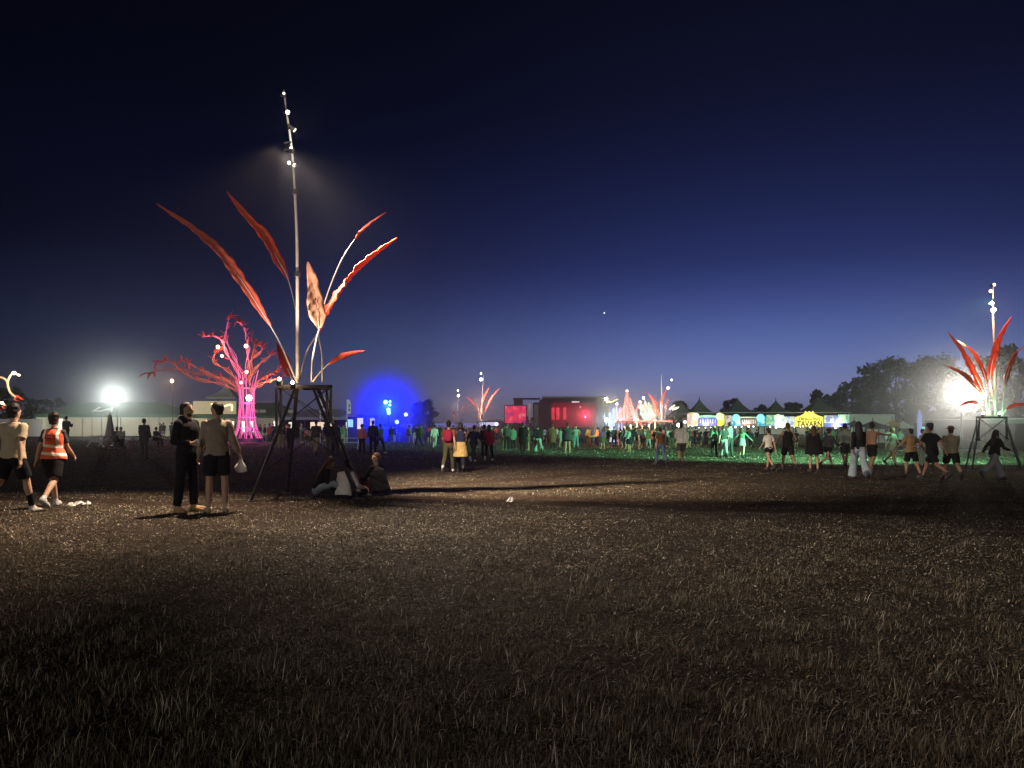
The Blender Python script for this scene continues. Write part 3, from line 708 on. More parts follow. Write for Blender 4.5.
def pagoda(label, x0, x1, d, eave_y, apex_y, roofm, name='pagoda_tent', wallm=None, conc=.32):
    xa, xb = X(x0, d), X(x1, d); cx = (xa + xb) / 2; w = xb - xa; z0 = gzf(cx, d); he = Zp(eave_y, d) - z0; ha = Zp(apex_y, d) - z0
    o = thing(name, label, 'tent', (cx, d, z0))
    rs_ = []
    for s in (0, .15, .35, .55, .75, .9, 1):
        rr = (w / 2) * (1 - s); zz = he + (ha - he) * (s ** 1.9 * .82 + s * .18); rr = max(rr, .03)
        rs_.append([Vector((sx * rr, w / 2 + sy * rr, zz)) for sx, sy in ((-1, -1), (0, -1.02), (1, -1), (1.02, 0), (1, 1), (0, 1.02), (-1, 1), (-1.02, 0))])
    MB().rings(rs_).build('roof', roofm, o)
    MB().tube([(0, w / 2, ha - .1), (0, w / 2, ha + .35)], .04, n=6).build('finial', M_STEEL, o)
    MB().box((0, -.01, he - .13), (w, .04, .3)).build('valance', roofm, o)
    for sx in (-1, 1):
        for sy in (.06, w - .06): MB().box((sx * (w / 2 - .06), sy, he / 2), (.09, .09, he)).build('post', M_STEEL, o)
    if wallm: MB().box((0, w - .14, he / 2), (w - .2, .04, he - .2)).build('back_wall', wallm, o)
    return o, w, he, ha
pagoda('grey pointed tent roof rising behind the cream sign board', 206, 236, 112, 397, 383, M_GREY)
mq3, w, he, hr = marquee('low grey food tent with peach-lit counter seen through the tower legs', 281, 350, 92, 8, 408.5, 417, M_GREY, M_DARK)
for q_, s_, c_ in ((.1, 1, (1, .9, .6)), (.42, 1, (1, .78, .5)), (.52, 1, (1, .72, .45)), (.6, 1, (1, .62, .4)), (.68, .8, (1, .75, .5)), (.93, .7, (1, .9, .6))):
    MB().box((-w / 2 + w * q_, 1.5, he * .55), (w * .08 * s_, .1, he * .42)).build('lit_counter_panel', glow(c_, .9, 'lit_panel'), mq3)
# banner flags
M_FLAG = mat('pale_flag_cloth', (.55, .55, .6), rough=.85, noise=.12, scale=2, trans=.3)
for px, y0, y1, d, lab in ((349, 399.5, 414, 68, 'pale feather banner flag left of the blue glow'), (323, 396, 411, 66, 'pale feather banner flag just behind the tower leg')):
    x = X(px, d); z0 = gzf(x, d); o = thing('banner_flag', lab, 'flag', (x, d, z0)); a, b_ = Zp(y0, d) - z0, Zp(y1, d) - z0; ww = 7 * d / F * (.55 if px > 340 else .8)
    MB().tube([(-ww / 2, 0, 0), (-ww / 2, 0, a)], .025, n=6).build('pole', M_POLE, o)
    MB().prism([(-ww / 2 + .03, b_), (ww / 2, b_ + .02), (ww / 2, a - .35), (ww * .2, a - .05), (-ww / 2 + .03, a)], -.008, .008).build('cloth', M_FLAG, o)
    MB().box((0.02, -.012, (a + b_) / 2 + .1), (ww * .3, .004, .22)).build('printed_mark', M_DARK, o); MB().box((0.02, -.012, (a + b_) / 2 - .3), (ww * .35, .004, .2)).build('printed_mark', M_DARK, o)
# small lit booths between the flags and the blue lamp
for px, y0, y1, wpx, d, col, es, lab in ((350.5, 419.5, 427, 5, 80, (.25, .8, 1), .9, 'small booth with a teal lit screen'), (359, 418, 429, 8, 82, (1, .85, .45), 1.3, 'small booth with a warm yellow lit front'), (372.3, 418, 426, 4.5, 84, (1, .9, .7), 1.5, 'narrow booth with a cream lit doorway under the blue glow')):
    x = X(px, d); z0 = gzf(x, d); a, b_ = Zp(y0, d) - z0, max(Zp(y1, d) - z0, .3); ww = wpx * d / F
    o = thing('booth', lab, 'booth', (x, d, z0)); MB().box((0, .8, (a + .3) / 2), (ww + .3, 1.5, a + .3)).build('cabin', M_DARK, o)
    MB().box((0, .03, (a + b_) / 2), (ww, .05, a - b_)).build('lit_front', glow(col, es, 'lit_front_glass'), o)
    MB().box((0, .4, a + .38), (ww + .7, 2.2, .12)).build('roof', M_GREY, o)
# folded parasol + picnic tables
M_WOOD = mat('weathered_wood', (.16, .13, .10), rough=.85, noise=.3, scale=5)
M_PAINT = mat('pale_painted_wood', (.45, .47, .44), rough=.8, noise=.2, scale=5)
def picnic_table(label, px, fy, rz, m, h=.75, group=None, L_=1.8):
    d = gdepth(px, fy); x = X(px, d)
    o = thing('picnic_table', label, 'table', (x, d, G(x, d)), rz, group)
    for i in range(4): MB().box((0, -.27 + .18 * i, h), (L_, .165, .04)).build('top_board', m, o)
    for s in (-1, 1):
        MB().box((0, s * .68, .45), (L_, .26, .04)).build('bench', m, o)
        MB().beam((s * L_ * .36, -.62, 0), (s * L_ * .36, -.12, h - .03), .05, .08).build('leg', m, o); MB().beam((s * L_ * .36, .62, 0), (s * L_ * .36, .12, h - .03), .05, .08).build('leg', m, o)
        MB().box((s * L_ * .36 + .04, 0, .40), (.05, 1.5, .08)).build('cross_bar', m, o)
    return o
picnic_table('dark picnic table beside the folded grey parasol', 122, 448, R(8), M_WOOD)
picnic_table('dark picnic table behind the standing man in the dark jacket', 150, 447, R(-12), M_WOOD)
picnic_table('pale picnic table with an empty bench before the teal-lit booth', 349, 449, R(5), M_PAINT)
picnic_table('dark wooden bench table left of the folded parasol', 101, 447, R(80), M_PAINT, L_=1.4)
d = gdepth(110, 447); x = X(110, d); o = thing('folded_parasol', 'folded grey parasol standing by the picnic tables', 'parasol', (x, d, G(x, d)))
MB().tube([(0, 0, 0), (0, 0, 2.35)], .025, n=6).build('pole', M_STEEL, o); MB().tube([(0, 0, .55), (0, 0, .9), (0, 0, 1.9), (0, 0, 2.2)], [.34, .3, .14, .10], n=8).build('canopy', M_GREY, o); MB().tube([(0, 0, 0), (0, 0, .08)], .3, n=12).build('base', M_STEEL, o)

# ================================================================== main stage and screen
DS = 185
x = X(515.5, DS); o = thing('video_screen', 'pink glowing video screen left of the stage', 'screen', (x, DS, gzf(x, DS)))
sm = bpy.data.materials.new('screen_picture'); sm.use_nodes = True; t3 = sm.node_tree; b3 = t3.nodes['Principled BSDF']
tc3 = t3.nodes.new('ShaderNodeTexCoord'); nz3 = t3.nodes.new('ShaderNodeTexNoise'); nz3.inputs['Scale'].default_value = .55; nz3.inputs['Detail'].default_value = 3; t3.links.new(tc3.outputs['Object'], nz3.inputs['Vector'])
rp3 = t3.nodes.new('ShaderNodeValToRGB'); t3.links.new(nz3.outputs['Fac'], rp3.inputs[0])
for e, (p_, c_) in zip((rp3.color_ramp.elements[0], rp3.color_ramp.elements[1], rp3.color_ramp.elements.new(.52), rp3.color_ramp.elements.new(.6)), ((.36, (.22, .02, .30, 1)), (.66, (1, .75, .6, 1)), (.46, (.8, .005, .09, 1)), (.57, (1, .02, .10, 1)))): e.position = p_; e.color = c_
b3.inputs['Base Color'].default_value = (.02, .02, .02, 1); t3.links.new(rp3.outputs[0], b3.inputs['Emission Color']); b3.inputs['Emission Strength'].default_value = 1.1; sm.cycles.emission_sampling = 'NONE'
zt, zb, ww = Zp(406, DS) - o.location.z, Zp(423, DS) - o.location.z, 21 * DS / F
MB().box((0, 0, (zt + zb) / 2), (ww, .1, zt - zb)).build('picture', sm, o)
MB().box((0, .35, (zt + zb) / 2), (ww + .5, .5, zt - zb + .5)).build('cabinet', M_BLACK, o)
for s in (-1, 1): MB().box((s * ww * .4, .5, zb / 2), (.3, .5, zb)).build('support', M_BLACK, o)
M_STAGE = mat('stage_black_cloth', (.03, .028, .035), rough=.9, noise=.3, scale=.5)
x = X(526.5, DS + 6); o = thing('scaffold_tower', 'dark cloth-clad scaffold block between the pink screen and the stage', 'scaffold', (x, DS + 6, gzf(x, DS)))
k = (DS + 6) / F; zt = Zp(399.5, DS + 6) - o.location.z
MB().box((-2.2, 2, zt / 2), (9 * k, 4, zt)).build('block', M_STAGE, o); MB().box((3.2, 2, zt / 2 - .4), (10 * k, 4, zt - .8)).build('block', M_STAGE, o)
MB().box((0, -.2, zt + .15), (27 * k, 4.8, .35)).build('roof_edge', M_BLACK, o)
MB().box((.8, -.15, zt * .62), (.5, .2, zt * .5)).build('lit_strip', glow((1, .55, .5), .22, 'lit_strip_glass'), o); MB().box((2.6, -.15, zt * .5), (1.1, .2, zt * .7)).build('cloth_strip', M_GREY, o)
x = X(574, DS + 8); k = (DS + 8) / F
st = thing('main_stage', 'big open-air stage lit red inside under a flat dark roof', 'stage', (x, DS + 8, gzf(x, DS)))
zt = Zp(396.5, DS + 8) - st.location.z; W_ = 62 * k
MB().box((0, 6, zt - .6), (W_, 13, .5)).build('roof', M_STAGE, st); MB().box((0, -.7, zt - .15), (W_ + .6, .5, .4)).build('roof_truss', mat('pale_truss', (.4, .4, .45)), st)
MB().box((0, -.75, zt - 1.2), (W_ * .9, .3, .9)).build('header', M_STAGE, st)
for s in (-1, 1): MB().box((s * W_ * .46, 1.5, zt / 2 - .5), (3.2, 3.5, zt - 1)).build('wing', M_STAGE, st)
MB().box((0, 12, zt / 2), (W_, .4, zt - 1)).build('back_cloth', mat('stage_back_cloth', (.16, .12, .12), noise=.5, scale=.25), st)
MB().box((0, 5, .8), (W_ * .92, 12, 1.6)).build('deck', M_STAGE, st)
for q_ in (-.3, -.22, -.1): MB().box((W_ * q_, 11, zt * .55), (.9, .3, zt * .35)).build('lit_panel', glow((1, .03, .08), .3, 'red_panel_glass'), st)
MB().box((W_ * .02, -.9, zt - 1.5), (W_ * .12, .2, .3)).build('lamp_bar', glow((1, .7, .75), 1.2), st)
for q_, z, s_ in ((.2, .45, 1), (.12, .72, .5)): MB().ball((W_ * q_, 3, zt * z), .28 * s_).build('stage_light', glow((1, .25, .3), 8), st)
point((-W_ * .2, 5, zt * .6), 1000, (1, .02, .07), .5, st); point((W_ * .2, 2, zt * .5), 2600, (1, .02, .07), .5, st)
spot((W_ * .22, 3, zt * .42), (W_ * .05, 2, zt * .95), 4000, (1, .03, .10), 30, .5, .3, st)

haze_ball(st.location.x + W_ * .1, st.location.y + 1, st.location.z + 4, 8, .11, 'smoke', .3, (1.3, .6, .7), .1)
# ================================================================== fairground lights by the stage
DF = 72
def fz(px, py, d=DF): return P(px, py, d)
def fair(name, label, cat, px, d=DF):
    o = thing(name, label, cat, (X(px, d), d, gzf(X(px, d), d))); return o, Vector(o.location)
o, oo = fair('light_spire', 'pink glowing spire of leaning lattice bars among the fairground lights', 'sculpture', 630)
m = MB()
for a, b_ in (((624, 424), (627, 391)), ((638, 424), (626, 391)), ((629, 424), (628, 393)), ((634, 424), (640, 402)), ((620, 424), (617, 404)), ((642, 426), (630, 398)), ((618, 420), (628, 402))):
    m.tube(catmull([fz(*a) - oo, fz((a[0] + b_[0]) / 2 - 1.5, (a[1] + b_[1]) / 2) - oo, fz(*b_) - oo], 4), [.16] * 5 + [.1] * 4, n=6)
for t_ in range(9):
    py = 396 + 3 * t_; wv = (py - 390) * .22; m.tube([fz(627.5 - wv, py) - oo, fz(628 + wv, py + 1.5) - oo], .09, n=5)
m.build('lattice', mat('pink_lattice', (.45, .2, .2), emit=(1, .24, .2), es=.42), o)
for i, (px, py) in enumerate(((627, 391), (640, 402), (617, 404))): MB().ball(fz(px, py) - oo, .13).build('bulb', glow((1, .75, .7), 4), o)
o, oo = fair('light_flower', 'white and mint glowing flower with a red centre beside the pink spire', 'sculpture', 648)
for i, (a, b_) in enumerate((((646, 422), (641, 404)), ((647, 422), (645, 400)), ((648, 422), (649, 402)), ((649, 424), (652, 404)), ((650, 424), (656, 407)))):
    p0, p1 = fz(*a) - oo, fz(*b_) - oo
    MB().tube([p0, p0 * .5 + p1 * .5 + Vector((0, -.2, 0)), p1], [.1, .42, .06], n=8, flat=[.6, .35, .35], side=(1, .2, 0)).build('petal', mat('lit_petal', (.3, .38, .35), emit=((.6, 1, .85), (1, .85, .8), (.4, 1, .75), (.55, .95, .9), (1, .7, .6))[i], es=.36), o)
MB().ball(fz(641, 406.5) - oo, .3).build('red_globe', glow((1, .05, .06), 1.2, 'red_globe_glass'), o); MB().ball(fz(643.5, 398) - oo, .12).build('bulb', glow((1, .8, .8), 10), o)
for nm, px, c_, lab in (('panel_lamp', 614, (.10, .32, 1), 'tall blue glowing panel at the left of the fairground lights'), ('panel_lamp', 620, (.35, .22, 1), 'tall violet glowing panel next to the blue one'), ('panel_lamp', 610, (.35, .6, .8), 'dim pale blue panel behind the white flare')):
    o, oo = fair(nm, lab, 'panel lamp', px, DF + 3); zt = Zp(407 if px != 610 else 412, DF + 3) - oo.z
    MB().prism([(-.26, .2), (.26, .2), (.24, zt * .6), (.1, zt), (-.16, zt * .95)], -.1, .1).build('panel', glow(c_, .7 if px != 610 else .3, 'panel_glass'), o); MB().box((0, 0, .1), (.8, .6, .2)).build('base', M_BLACK, o)
for nm, px, py, c_, es, pw, r, lab in (('lamp_post', 606.5, 420, (.72, .9, 1), 45, 420, .17, 'white-blue flaring lamp on a low post right of the stage'), ('lamp_post', 606, 399, (1, .82, .5), 30, 120, .15, 'warm lamp on the tall post above the white-blue flare'), ('lamp_post', 636, 420.5, (1, .75, .7), 40, 220, .17, 'rosy white lamp below the pink spire'), ('lamp_post', 620.5, 421, (1, .8, .9), 14, 25, .1, 'small white lamp between the panels and the spire'), ('lamp_post', 655, 420, (1, .95, .9), 18, 25, .1, 'small white lamp right of the mint flower'), ('lamp_post', 678.5, 425, (1, .96, .88), 24, 120, .17, 'white lamp left of the stall row'), ('lamp_post', 685, 422, (1, .92, .8), 14, 60, .12, 'small warm lamp at the corner of the first stall')):
    o, oo = fair(nm, lab, 'lamp', px, DF - 1); q = fz(px, py, DF - 1) - oo
    MB().tube([(0, .1, 0), (0, .1, q.z)], .05, n=6).build('post', M_STEEL, o); MB().ball(q, r).build('bulb', glow(c_, es), o); point(q + Vector((0, -r - .3, 0)), pw, c_, .2, o)
    if py == 399: MB().tube(catmull([q + Vector((0, .1, -.3)), fz(611, 402, DF - 1) - oo, fz(618, 399, DF - 1) - oo], 4), .06, n=5).build('curved_arm', mat('gilt_arm', (.6, .4, .15), emit=(1, .6, .2), es=.25), o)
o, oo = fair('bar_counter', 'low fairground bar with a pink roof and warm glowing candles of light', 'bar', 640, DF - 2)
MB().box((0, 0, 1.0), (4.6, 1.2, .9)).build('counter', mat('bar_counter_wood', (.25, .08, .05)), o); MB().box((.3, .2, 2.35), (5.4, 2.4, .14)).build('roof', mat('pink_canvas', (.5, .15, .15)), o)
for k_ in range(6): MB().tube([(-1.6 + .6 * k_, -.4, 1.5), (-1.6 + .6 * k_, -.4, 1.5 + .35 + .2 * (k_ % 3))], .07, n=6).build('light_tube', glow((1, .62, .25), 2.2), o)
for s in (-2.3, 2.3): MB().box((s, .6, 1.2), (.1, .1, 2.3)).build('post', M_STEEL, o)
point((0, -1.4, 1.9), 110, (1, .5, .25), .2, o)
# orange warm fence line lit on the ground, left of the bar
o, oo = fair('rail_barrier', 'low orange-lit rail before the fairground', 'barrier', 617, 60)
MB().tube([(-2.4, 0, .95), (2.6, 0, .98)], .05, n=6).build('rail', mat('orange_rail', (.7, .35, .12)), o)
for q_ in (-2.4, -1, .6, 2.6): MB().tube([(q_, 0, 0), (q_, 0, .97)], .035, n=6).build('post', M_STEEL, o)
point((0, 1.5, 1.6), 520, (1, .42, .12), .2, o)
o, oo = fair('light_ornament', 'gold glowing leaf ornament under the distant red sculpture', 'sculpture', 674, DF - 2)
MB().tube(catmull([(-.6, 0, 0), (-.4, 0, 1.2), fz(672, 409, DF - 2) - oo, fz(678, 407, DF - 2) - oo], 4), .05, n=5).build('stem', M_STEEL, o)
for a, b_ in (((669, 410), (675, 405)), ((672, 410), (679, 407))): MB().tube([fz(*a, DF - 2) - oo, fz((a[0] + b_[0]) / 2, (a[1] + b_[1]) / 2, DF - 2) - oo, fz(*b_, DF - 2) - oo], [.03, .12, .03], n=6).build('leaf', glow((1, .72, .35), 1.4, 'gold_leaf_glass'), o)
haze_ball(X(622, 71), 71, Zp(415, 71), 7, .05, 'smoke', .3, (1.2, .8, .75), .0)  # haze added for the white bloom of the fairground lamps
# white and blue lights far behind the crowd left of the screen
for px, py, d, c_, es, r, lab in ((496.5, 424, 150, (.6, .65, 1), 8, .35, 'blue-white lamp low on the horizon left of the pink screen'), (406, 414.5, 110, (.5, .7, 1), 8, .3, 'small pale lamp at the right of the blue glow'), (397, 422, 105, (.6, .8, 1), 6, .3, 'small blue-white lamp low under the blue glow')):
    x = X(px, d); o = thing('lamp_post', lab, 'lamp', (x, d, gzf(x, d))); q = Vector((0, -.1, Zp(py, d) - o.location.z)); MB().tube([(0, .1, 0), (0, .1, q.z)], .05, n=5).build('post', M_STEEL, o); MB().ball(q, r, 8, 6).build('bulb', glow(c_, es), o)
x = X(485, 160); o = thing('light_barrier', 'long blue-lit white barrier on the far side of the field', 'barrier', (x, 160, gzf(x, 160)))
z = Zp(424, 160) - o.location.z
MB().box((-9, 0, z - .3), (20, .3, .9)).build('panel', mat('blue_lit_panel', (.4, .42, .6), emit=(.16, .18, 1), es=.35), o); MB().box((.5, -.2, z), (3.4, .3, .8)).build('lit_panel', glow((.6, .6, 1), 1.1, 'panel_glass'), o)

# ================================================================== tavern stalls
DV = 88
def pat_mat(name, cols, scale, es, seed):
    m = bpy.data.materials.new(name); m.use_nodes = True; t = m.node_tree; b = t.nodes['Principled BSDF']
    tc = t.nodes.new('ShaderNodeTexCoord'); mp_ = t.nodes.new('ShaderNodeMapping'); mp_.inputs['Location'].default_value = (seed * 3.1, 0, seed); t.links.new(tc.outputs['Object'], mp_.inputs['Vector'])
    vo = t.nodes.new('ShaderNodeTexVoronoi'); vo.inputs['Scale'].default_value = scale; t.links.new(mp_.outputs[0], vo.inputs['Vector'])
    sp = t.nodes.new('ShaderNodeSeparateColor'); t.links.new(vo.outputs['Color'], sp.inputs[0])
    rp = t.nodes.new('ShaderNodeValToRGB'); rp.color_ramp.interpolation = 'CONSTANT'; t.links.new(sp.outputs[0], rp.inputs[0])
    while len(rp.color_ramp.elements) < len(cols): rp.color_ramp.elements.new(.5)
    for i, (e, c) in enumerate(zip(rp.color_ramp.elements, cols)): e.position = i / len(cols); e.color = (*c, 1)
    t.links.new(rp.outputs[0], b.inputs['Base Color']); t.links.new(rp.outputs[0], b.inputs['Emission Color']); b.inputs['Emission Strength'].default_value = es * .75; m.cycles.emission_sampling = 'NONE'
    return m
def stall(label, x0, x1, d, name='market_stall'):
    xa, xb = X(x0, d), X(x1, d); cx = (xa + xb) / 2; o = thing(name, label, 'stall', (cx, d, gzf(cx, d))); w = xb - xa
    z = lambda py: Zp(py, d) - o.location.z
    MB().box((0, 2.6, z(420) / 2), (w - .1, .08, z(416))).build('back_wall', M_GREY, o)
    MB().box((0, .25, .55), (w - .15, .5, 1.1)).build('counter', M_DARK, o)
    MB().box((0, 1.4, z(412.5)), (w, 3.0, .08)).build('canopy', M_GREY, o)
    for s in (-1, 1): MB().box((s * (w / 2 - .08), .1, z(420) / 2), (.1, .1, z(412.5))).build('post', M_STEEL, o)
    g = random.Random(int(x0))
    for i in range(max(3, int(w / .75))):
        q = (-w / 2 + .4 + i * .72, .6 + g.uniform(0, 1.5), z(426.2 + g.uniform(0, 2.2)))
        c = g.choice([(1, .95, .85), (1, .85, .6), (.8, .85, 1), (1, 1, .9)])
        MB().ball(q, g.uniform(.06, .12), 8, 6).build('bulb', glow(c, g.choice([3, 6, 9])), o)
    point((0, -.5, z(427)), 120, (1, .9, .75), .2, o)
    def px2(px): return X(px, d) - cx
    def panel(p0, p1, py0, py1, m, nm='fascia_panel', yo=0, top=None):
        a, b_ = px2(p0), px2(p1); poly = [(a, z(py1)), (b_, z(py1)), (b_, z(py0))]
        if top:
            for q_ in range(1, 10): s = q_ / 10; poly.append((b_ + (a - b_) * s, z(py0 - top * math.sin(math.pi * s))))
        poly.append((a, z(py0)))
        return MB().prism(poly, -.12 - yo, -.02 - yo).build(nm, m, o)
    def medal(px, py, r, m, yo=.1): return MB().disc((px2(px), -.12 - yo, z(py + 1.6)), r * .9 * d / F, .08, 'Y', 20).build('round_light', m, o)
    return o, panel, medal, z, px2
s1, panel, medal, z, px2 = stall('stall with a violet-blue board between pink and yellow glowing panels', 687, 724.3, DV)
panel(687, 697.5, 414, 426, pat_mat('pink_pattern', [(1, .35, .4), (1, .7, .65), (.9, .5, .6), (1, .6, .3)], 2.2, .65, 1), top=1.6)
panel(697.5, 717.3, 417.5, 425.5, pat_mat('violet_pattern', [(.12, .14, .7), (.22, .2, .75), (.3, .2, .6), (.14, .25, .75)], 2.6, .55, 2), 'sign_board')
panel(697.5, 717.3, 416, 417.5, pat_mat('mint_pattern', [(.35, .8, .6), (.5, .9, .6), (.6, .9, .8)], 3, .5, 3), 'trim', top=1)
panel(717.3, 724.2, 414.5, 426, pat_mat('yellow_pattern', [(1, .85, .12), (.95, .9, .3), (1, .75, .1)], 2.2, .7, 4), top=1)
medal(695.5, 414.5, 3.6, glow((.85, 1, .7), .9, 'medallion_glass')); medal(719, 414.8, 4.0, glow((.8, 1, .45), .8, 'medallion_glass'))
for i in range(7): MB().box((px2(700 + i * 2.5), -.16, z(421.3)), (.12, .03, .45 + .2 * (i % 2))).build('painted_stroke', glow((.45, .4, .95), .5, 'stroke_paint'), s1)
s2, panel, medal, z, px2 = stall('stall with a dark lettered board between two cyan round lights', 724.8, 765.5, DV)
panel(724.8, 731.5, 415.5, 426, pat_mat('rose_pattern', [(.7, .45, .45), (.9, .75, .7), (.5, .3, .4)], 3, .55, 5)); panel(731.5, 740, 417, 426, pat_mat('sea_pattern', [(.15, .6, .65), (.3, .8, .7), (.12, .35, .7), (.7, .9, .85)], 3, .55, 6))
panel(740, 757, 418, 425.5, mat('brown_board', (.12, .07, .06), emit=(.35, .2, .18), es=.35), 'sign_board'); panel(740, 757, 416.8, 418, glow((.6, .8, .3), .35, 'trim_paint'), 'trim')
panel(757, 765.4, 416.5, 426, pat_mat('sea_pattern_b', [(.1, .55, .75), (.2, .75, .7), (.1, .3, .6), (.5, .85, .8)], 3, .55, 7))
medal(735.5, 416.3, 4.2, glow((.10, .80, 1), .9, 'medallion_glass')); medal(760, 416.3, 4.4, glow((.06, .75, 1), .95, 'medallion_glass'))
for i in range(8): MB().box((px2(742 + i * 1.9), -.16, z(421.6)), (.11, .03, .5)).build('painted_stroke', glow((.5, .35, .3), .5, 'stroke_paint'), s2)
s3, panel, medal, z, px2 = stall('stall of teal leaf patterns with a pale green moon and a blue panel', 766, 794.3, DV)
panel(766, 775, 415, 426, pat_mat('leaf_pattern', [(.25, .6, .4), (.4, .75, .35), (.2, .45, .5), (.6, .8, .6)], 3, .5, 8)); panel(774, 783, 421.5, 427, glow((.06, .12, .9), .7, 'blue_panel_glass'), yo=.13)
panel(775, 783.5, 415, 426, pat_mat('mint_pattern_b', [(.5, .75, .7), (.65, .85, .8), (.4, .6, .7)], 2.5, .55, 9)); panel(783.5, 794.2, 416.5, 426.5, pat_mat('blue_white_pattern', [(.65, .7, .85), (.8, .8, .85), (.35, .4, .75)], 2.0, .55, 10))
medal(777.5, 416.5, 4.2, glow((.62, 1, .55), .85, 'medallion_glass'))
s4, panel, medal, z, px2 = stall('stall under the yellow tavern sign', 795, 823.5, DV)
sg = thing('tavern_sign', 'yellow glowing crown-topped sign reading TAVARN', 'sign', (s4.location.x, DV - .5, s4.location.z))
za = lambda py: Zp(py, DV - .5) - sg.location.z
pw_ = lambda px: X(px, DV - .5) - sg.location.x
poly = [(pw_(795.3), za(426.6)), (pw_(823), za(426.6)), (pw_(823), za(417)), (pw_(819), za(416)), (pw_(814), za(413.6)), (pw_(813), za(411)), (pw_(811), za(412.6)), (pw_(809), za(411.2)), (pw_(807), za(412.6)), (pw_(805.2), za(411)), (pw_(804.4), za(413.6)), (pw_(799.5), za(416)), (pw_(795.3), za(417))]
MB().prism(poly, -.1, .1).build('board', mat('yellow_sign_board', (.8, .7, .15), emit=(1, .86, .16), es=.8, noise=.2, scale=1.5), sg)
M_OLIVE = mat('olive_lettering', (.035, .03, .004), noise=.1)
lettering('TAVARN', .92, (pw_(809.2), -.125, za(424.1)), M_OLIVE, sg, width=3.05)
lettering('DRAGON\'S', .5, (pw_(809.2), -.125, za(419.2)), mat('faint_olive_lettering', (.16, .14, .02)), sg, width=2.6)
for s in (796, 822.3): MB().box((pw_(s), .15, za(426.6) / 2), (.12, .12, za(426.6))).build('post', M_STEEL, sg)
point((0, -2.2, za(419)), 150, (1, .9, .3), .3, sg)
s5, panel, medal, z, px2 = stall('stall with blue and white waves and a mint cloud right of the tavern sign', 824, 849, DV)
panel(824, 838, 415.5, 423, pat_mat('wave_pattern', [(.65, .7, .8), (.3, .35, .7), (.8, .85, .9)], 2.2, .5, 11)); panel(838, 848.8, 414.5, 423, pat_mat('cloud_pattern', [(.4, .85, .5), (.6, .95, .7), (.3, .6, .45)], 2.2, .6, 12))
panel(824, 848.8, 423, 426.8, pat_mat('blue_strip', [(.10, .12, .75), (.15, .2, .8), (.2, .2, .6)], 2, .6, 13)); medal(841.5, 416.8, 3.6, glow((.55, 1, .6), .75, 'medallion_glass'))
M_TENT = mat('slate_canvas', (.10, .105, .105), rough=.9, noise=.2, scale=1)
for a, b_, ap, dd, lab in ((672, 696, 402, 95, 'dark pointed tent top left of the stall row'), (688, 719, 398.5, 94, 'sharp dark tent peak over the violet-blue board'), (724, 763, 398.8, 94, 'tall dark tent peak over the dark lettered board'), (766, 797, 400, 94, 'dark tent peak over the pale green moon'), (805, 851, 396.5, 95, 'wide dark tent top right of the tavern sign')):
    pagoda(lab, a, b_, dd, 414.5, ap, M_TENT)
# white hoarding, small tents and totem at the right
d = 92; xa, xb = X(848, d), X(894.5, d); o = thing('hoarding', 'long white hoarding wall right of the stalls', 'wall', ((xa + xb) / 2, d, gzf((xa + xb) / 2, d))); zt = Zp(414.2, d) - o.location.z
MB().box((0, 0, zt / 2), (xb - xa, .12, zt)).build('panel', M_WHITE, o); MB().box((0, -.03, zt + .06), (xb - xa + .2, .25, .1)).build('capping', M_DARK, o)
for q_ in (-.5, 0, .5): MB().box((q_ * (xb - xa), .14, zt / 2), (.1, .12, zt + .3)).build('post', M_STEEL, o)
for a, b_, ev, ap, dd, m_, lab in ((850, 866, 425, 420.2, 80, M_DARK, 'low dark tent before the left of the white hoarding'), (866, 893, 426.5, 420.3, 80, M_DARK, 'wide low dark tent before the white hoarding'), (890, 900, 424, 419.5, 84, mat('ochre_canvas', (.5, .3, .08)), 'small ochre tent at the end of the hoarding'), (900, 914, 426, 420.8, 86, M_WHITE, 'small white peaked tent left of the blue totem')):
    pagoda(lab, a, b_, dd, ev, ap, m_)
x = X(919.5, 66); o = thing('totem', 'slim pale-blue glowing totem with a pointed top', 'totem', (x, 66, gzf(x, 66))); zt = Zp(410, 66) - o.location.z
MB().prism([(-.16, .1), (.16, .1), (.16, zt * .82), (0, zt), (-.16, zt * .82)], -.14, .14).build('column', mat('blue_totem', (.3, .32, .6), emit=(.25, .28, .85), es=.45), o); MB().box((0, 0, .05), (.6, .6, .1)).build('base', M_BLACK, o)
mq4, w, he, hr = marquee('grey-roofed marquee with a pale edge behind the right sculpture', 985, 1075, 60, 9, 415, 419, M_GREY, M_DARK); MB().box((0, -.1, he + .02), (w, .06, .1)).build('roof_edge', M_WHITE, mq4)
mq5, w, he, hr = marquee('low pale tent with pink lights behind the two men in hats', 926, 972, 84, 7, 421, 425.5, M_GREY, M_DARK)
for q_, c_ in ((-.3, (1, .5, .6)), (-.1, (1, .8, .8)), (.15, (1, .6, .7)), (.35, (1, .85, .7))): MB().ball((w * q_, -.2, he - .15), .16).build('bulb', glow(c_, 2.5), mq5)
d_ = 84; x = X(925, d_); o = thing('booth', 'small booth with a bright cyan lit front right of the totem', 'booth', (x, d_, gzf(x, d_))); MB().box((0, .6, 1.25), (1.2, 1.2, 2.5)).build('cabin', M_DARK, o); MB().box((0, -.03, 1.75), (.9, .05, .7)).build('lit_front', glow((.1, .55, .9), .8, 'lit_front_glass'), o)

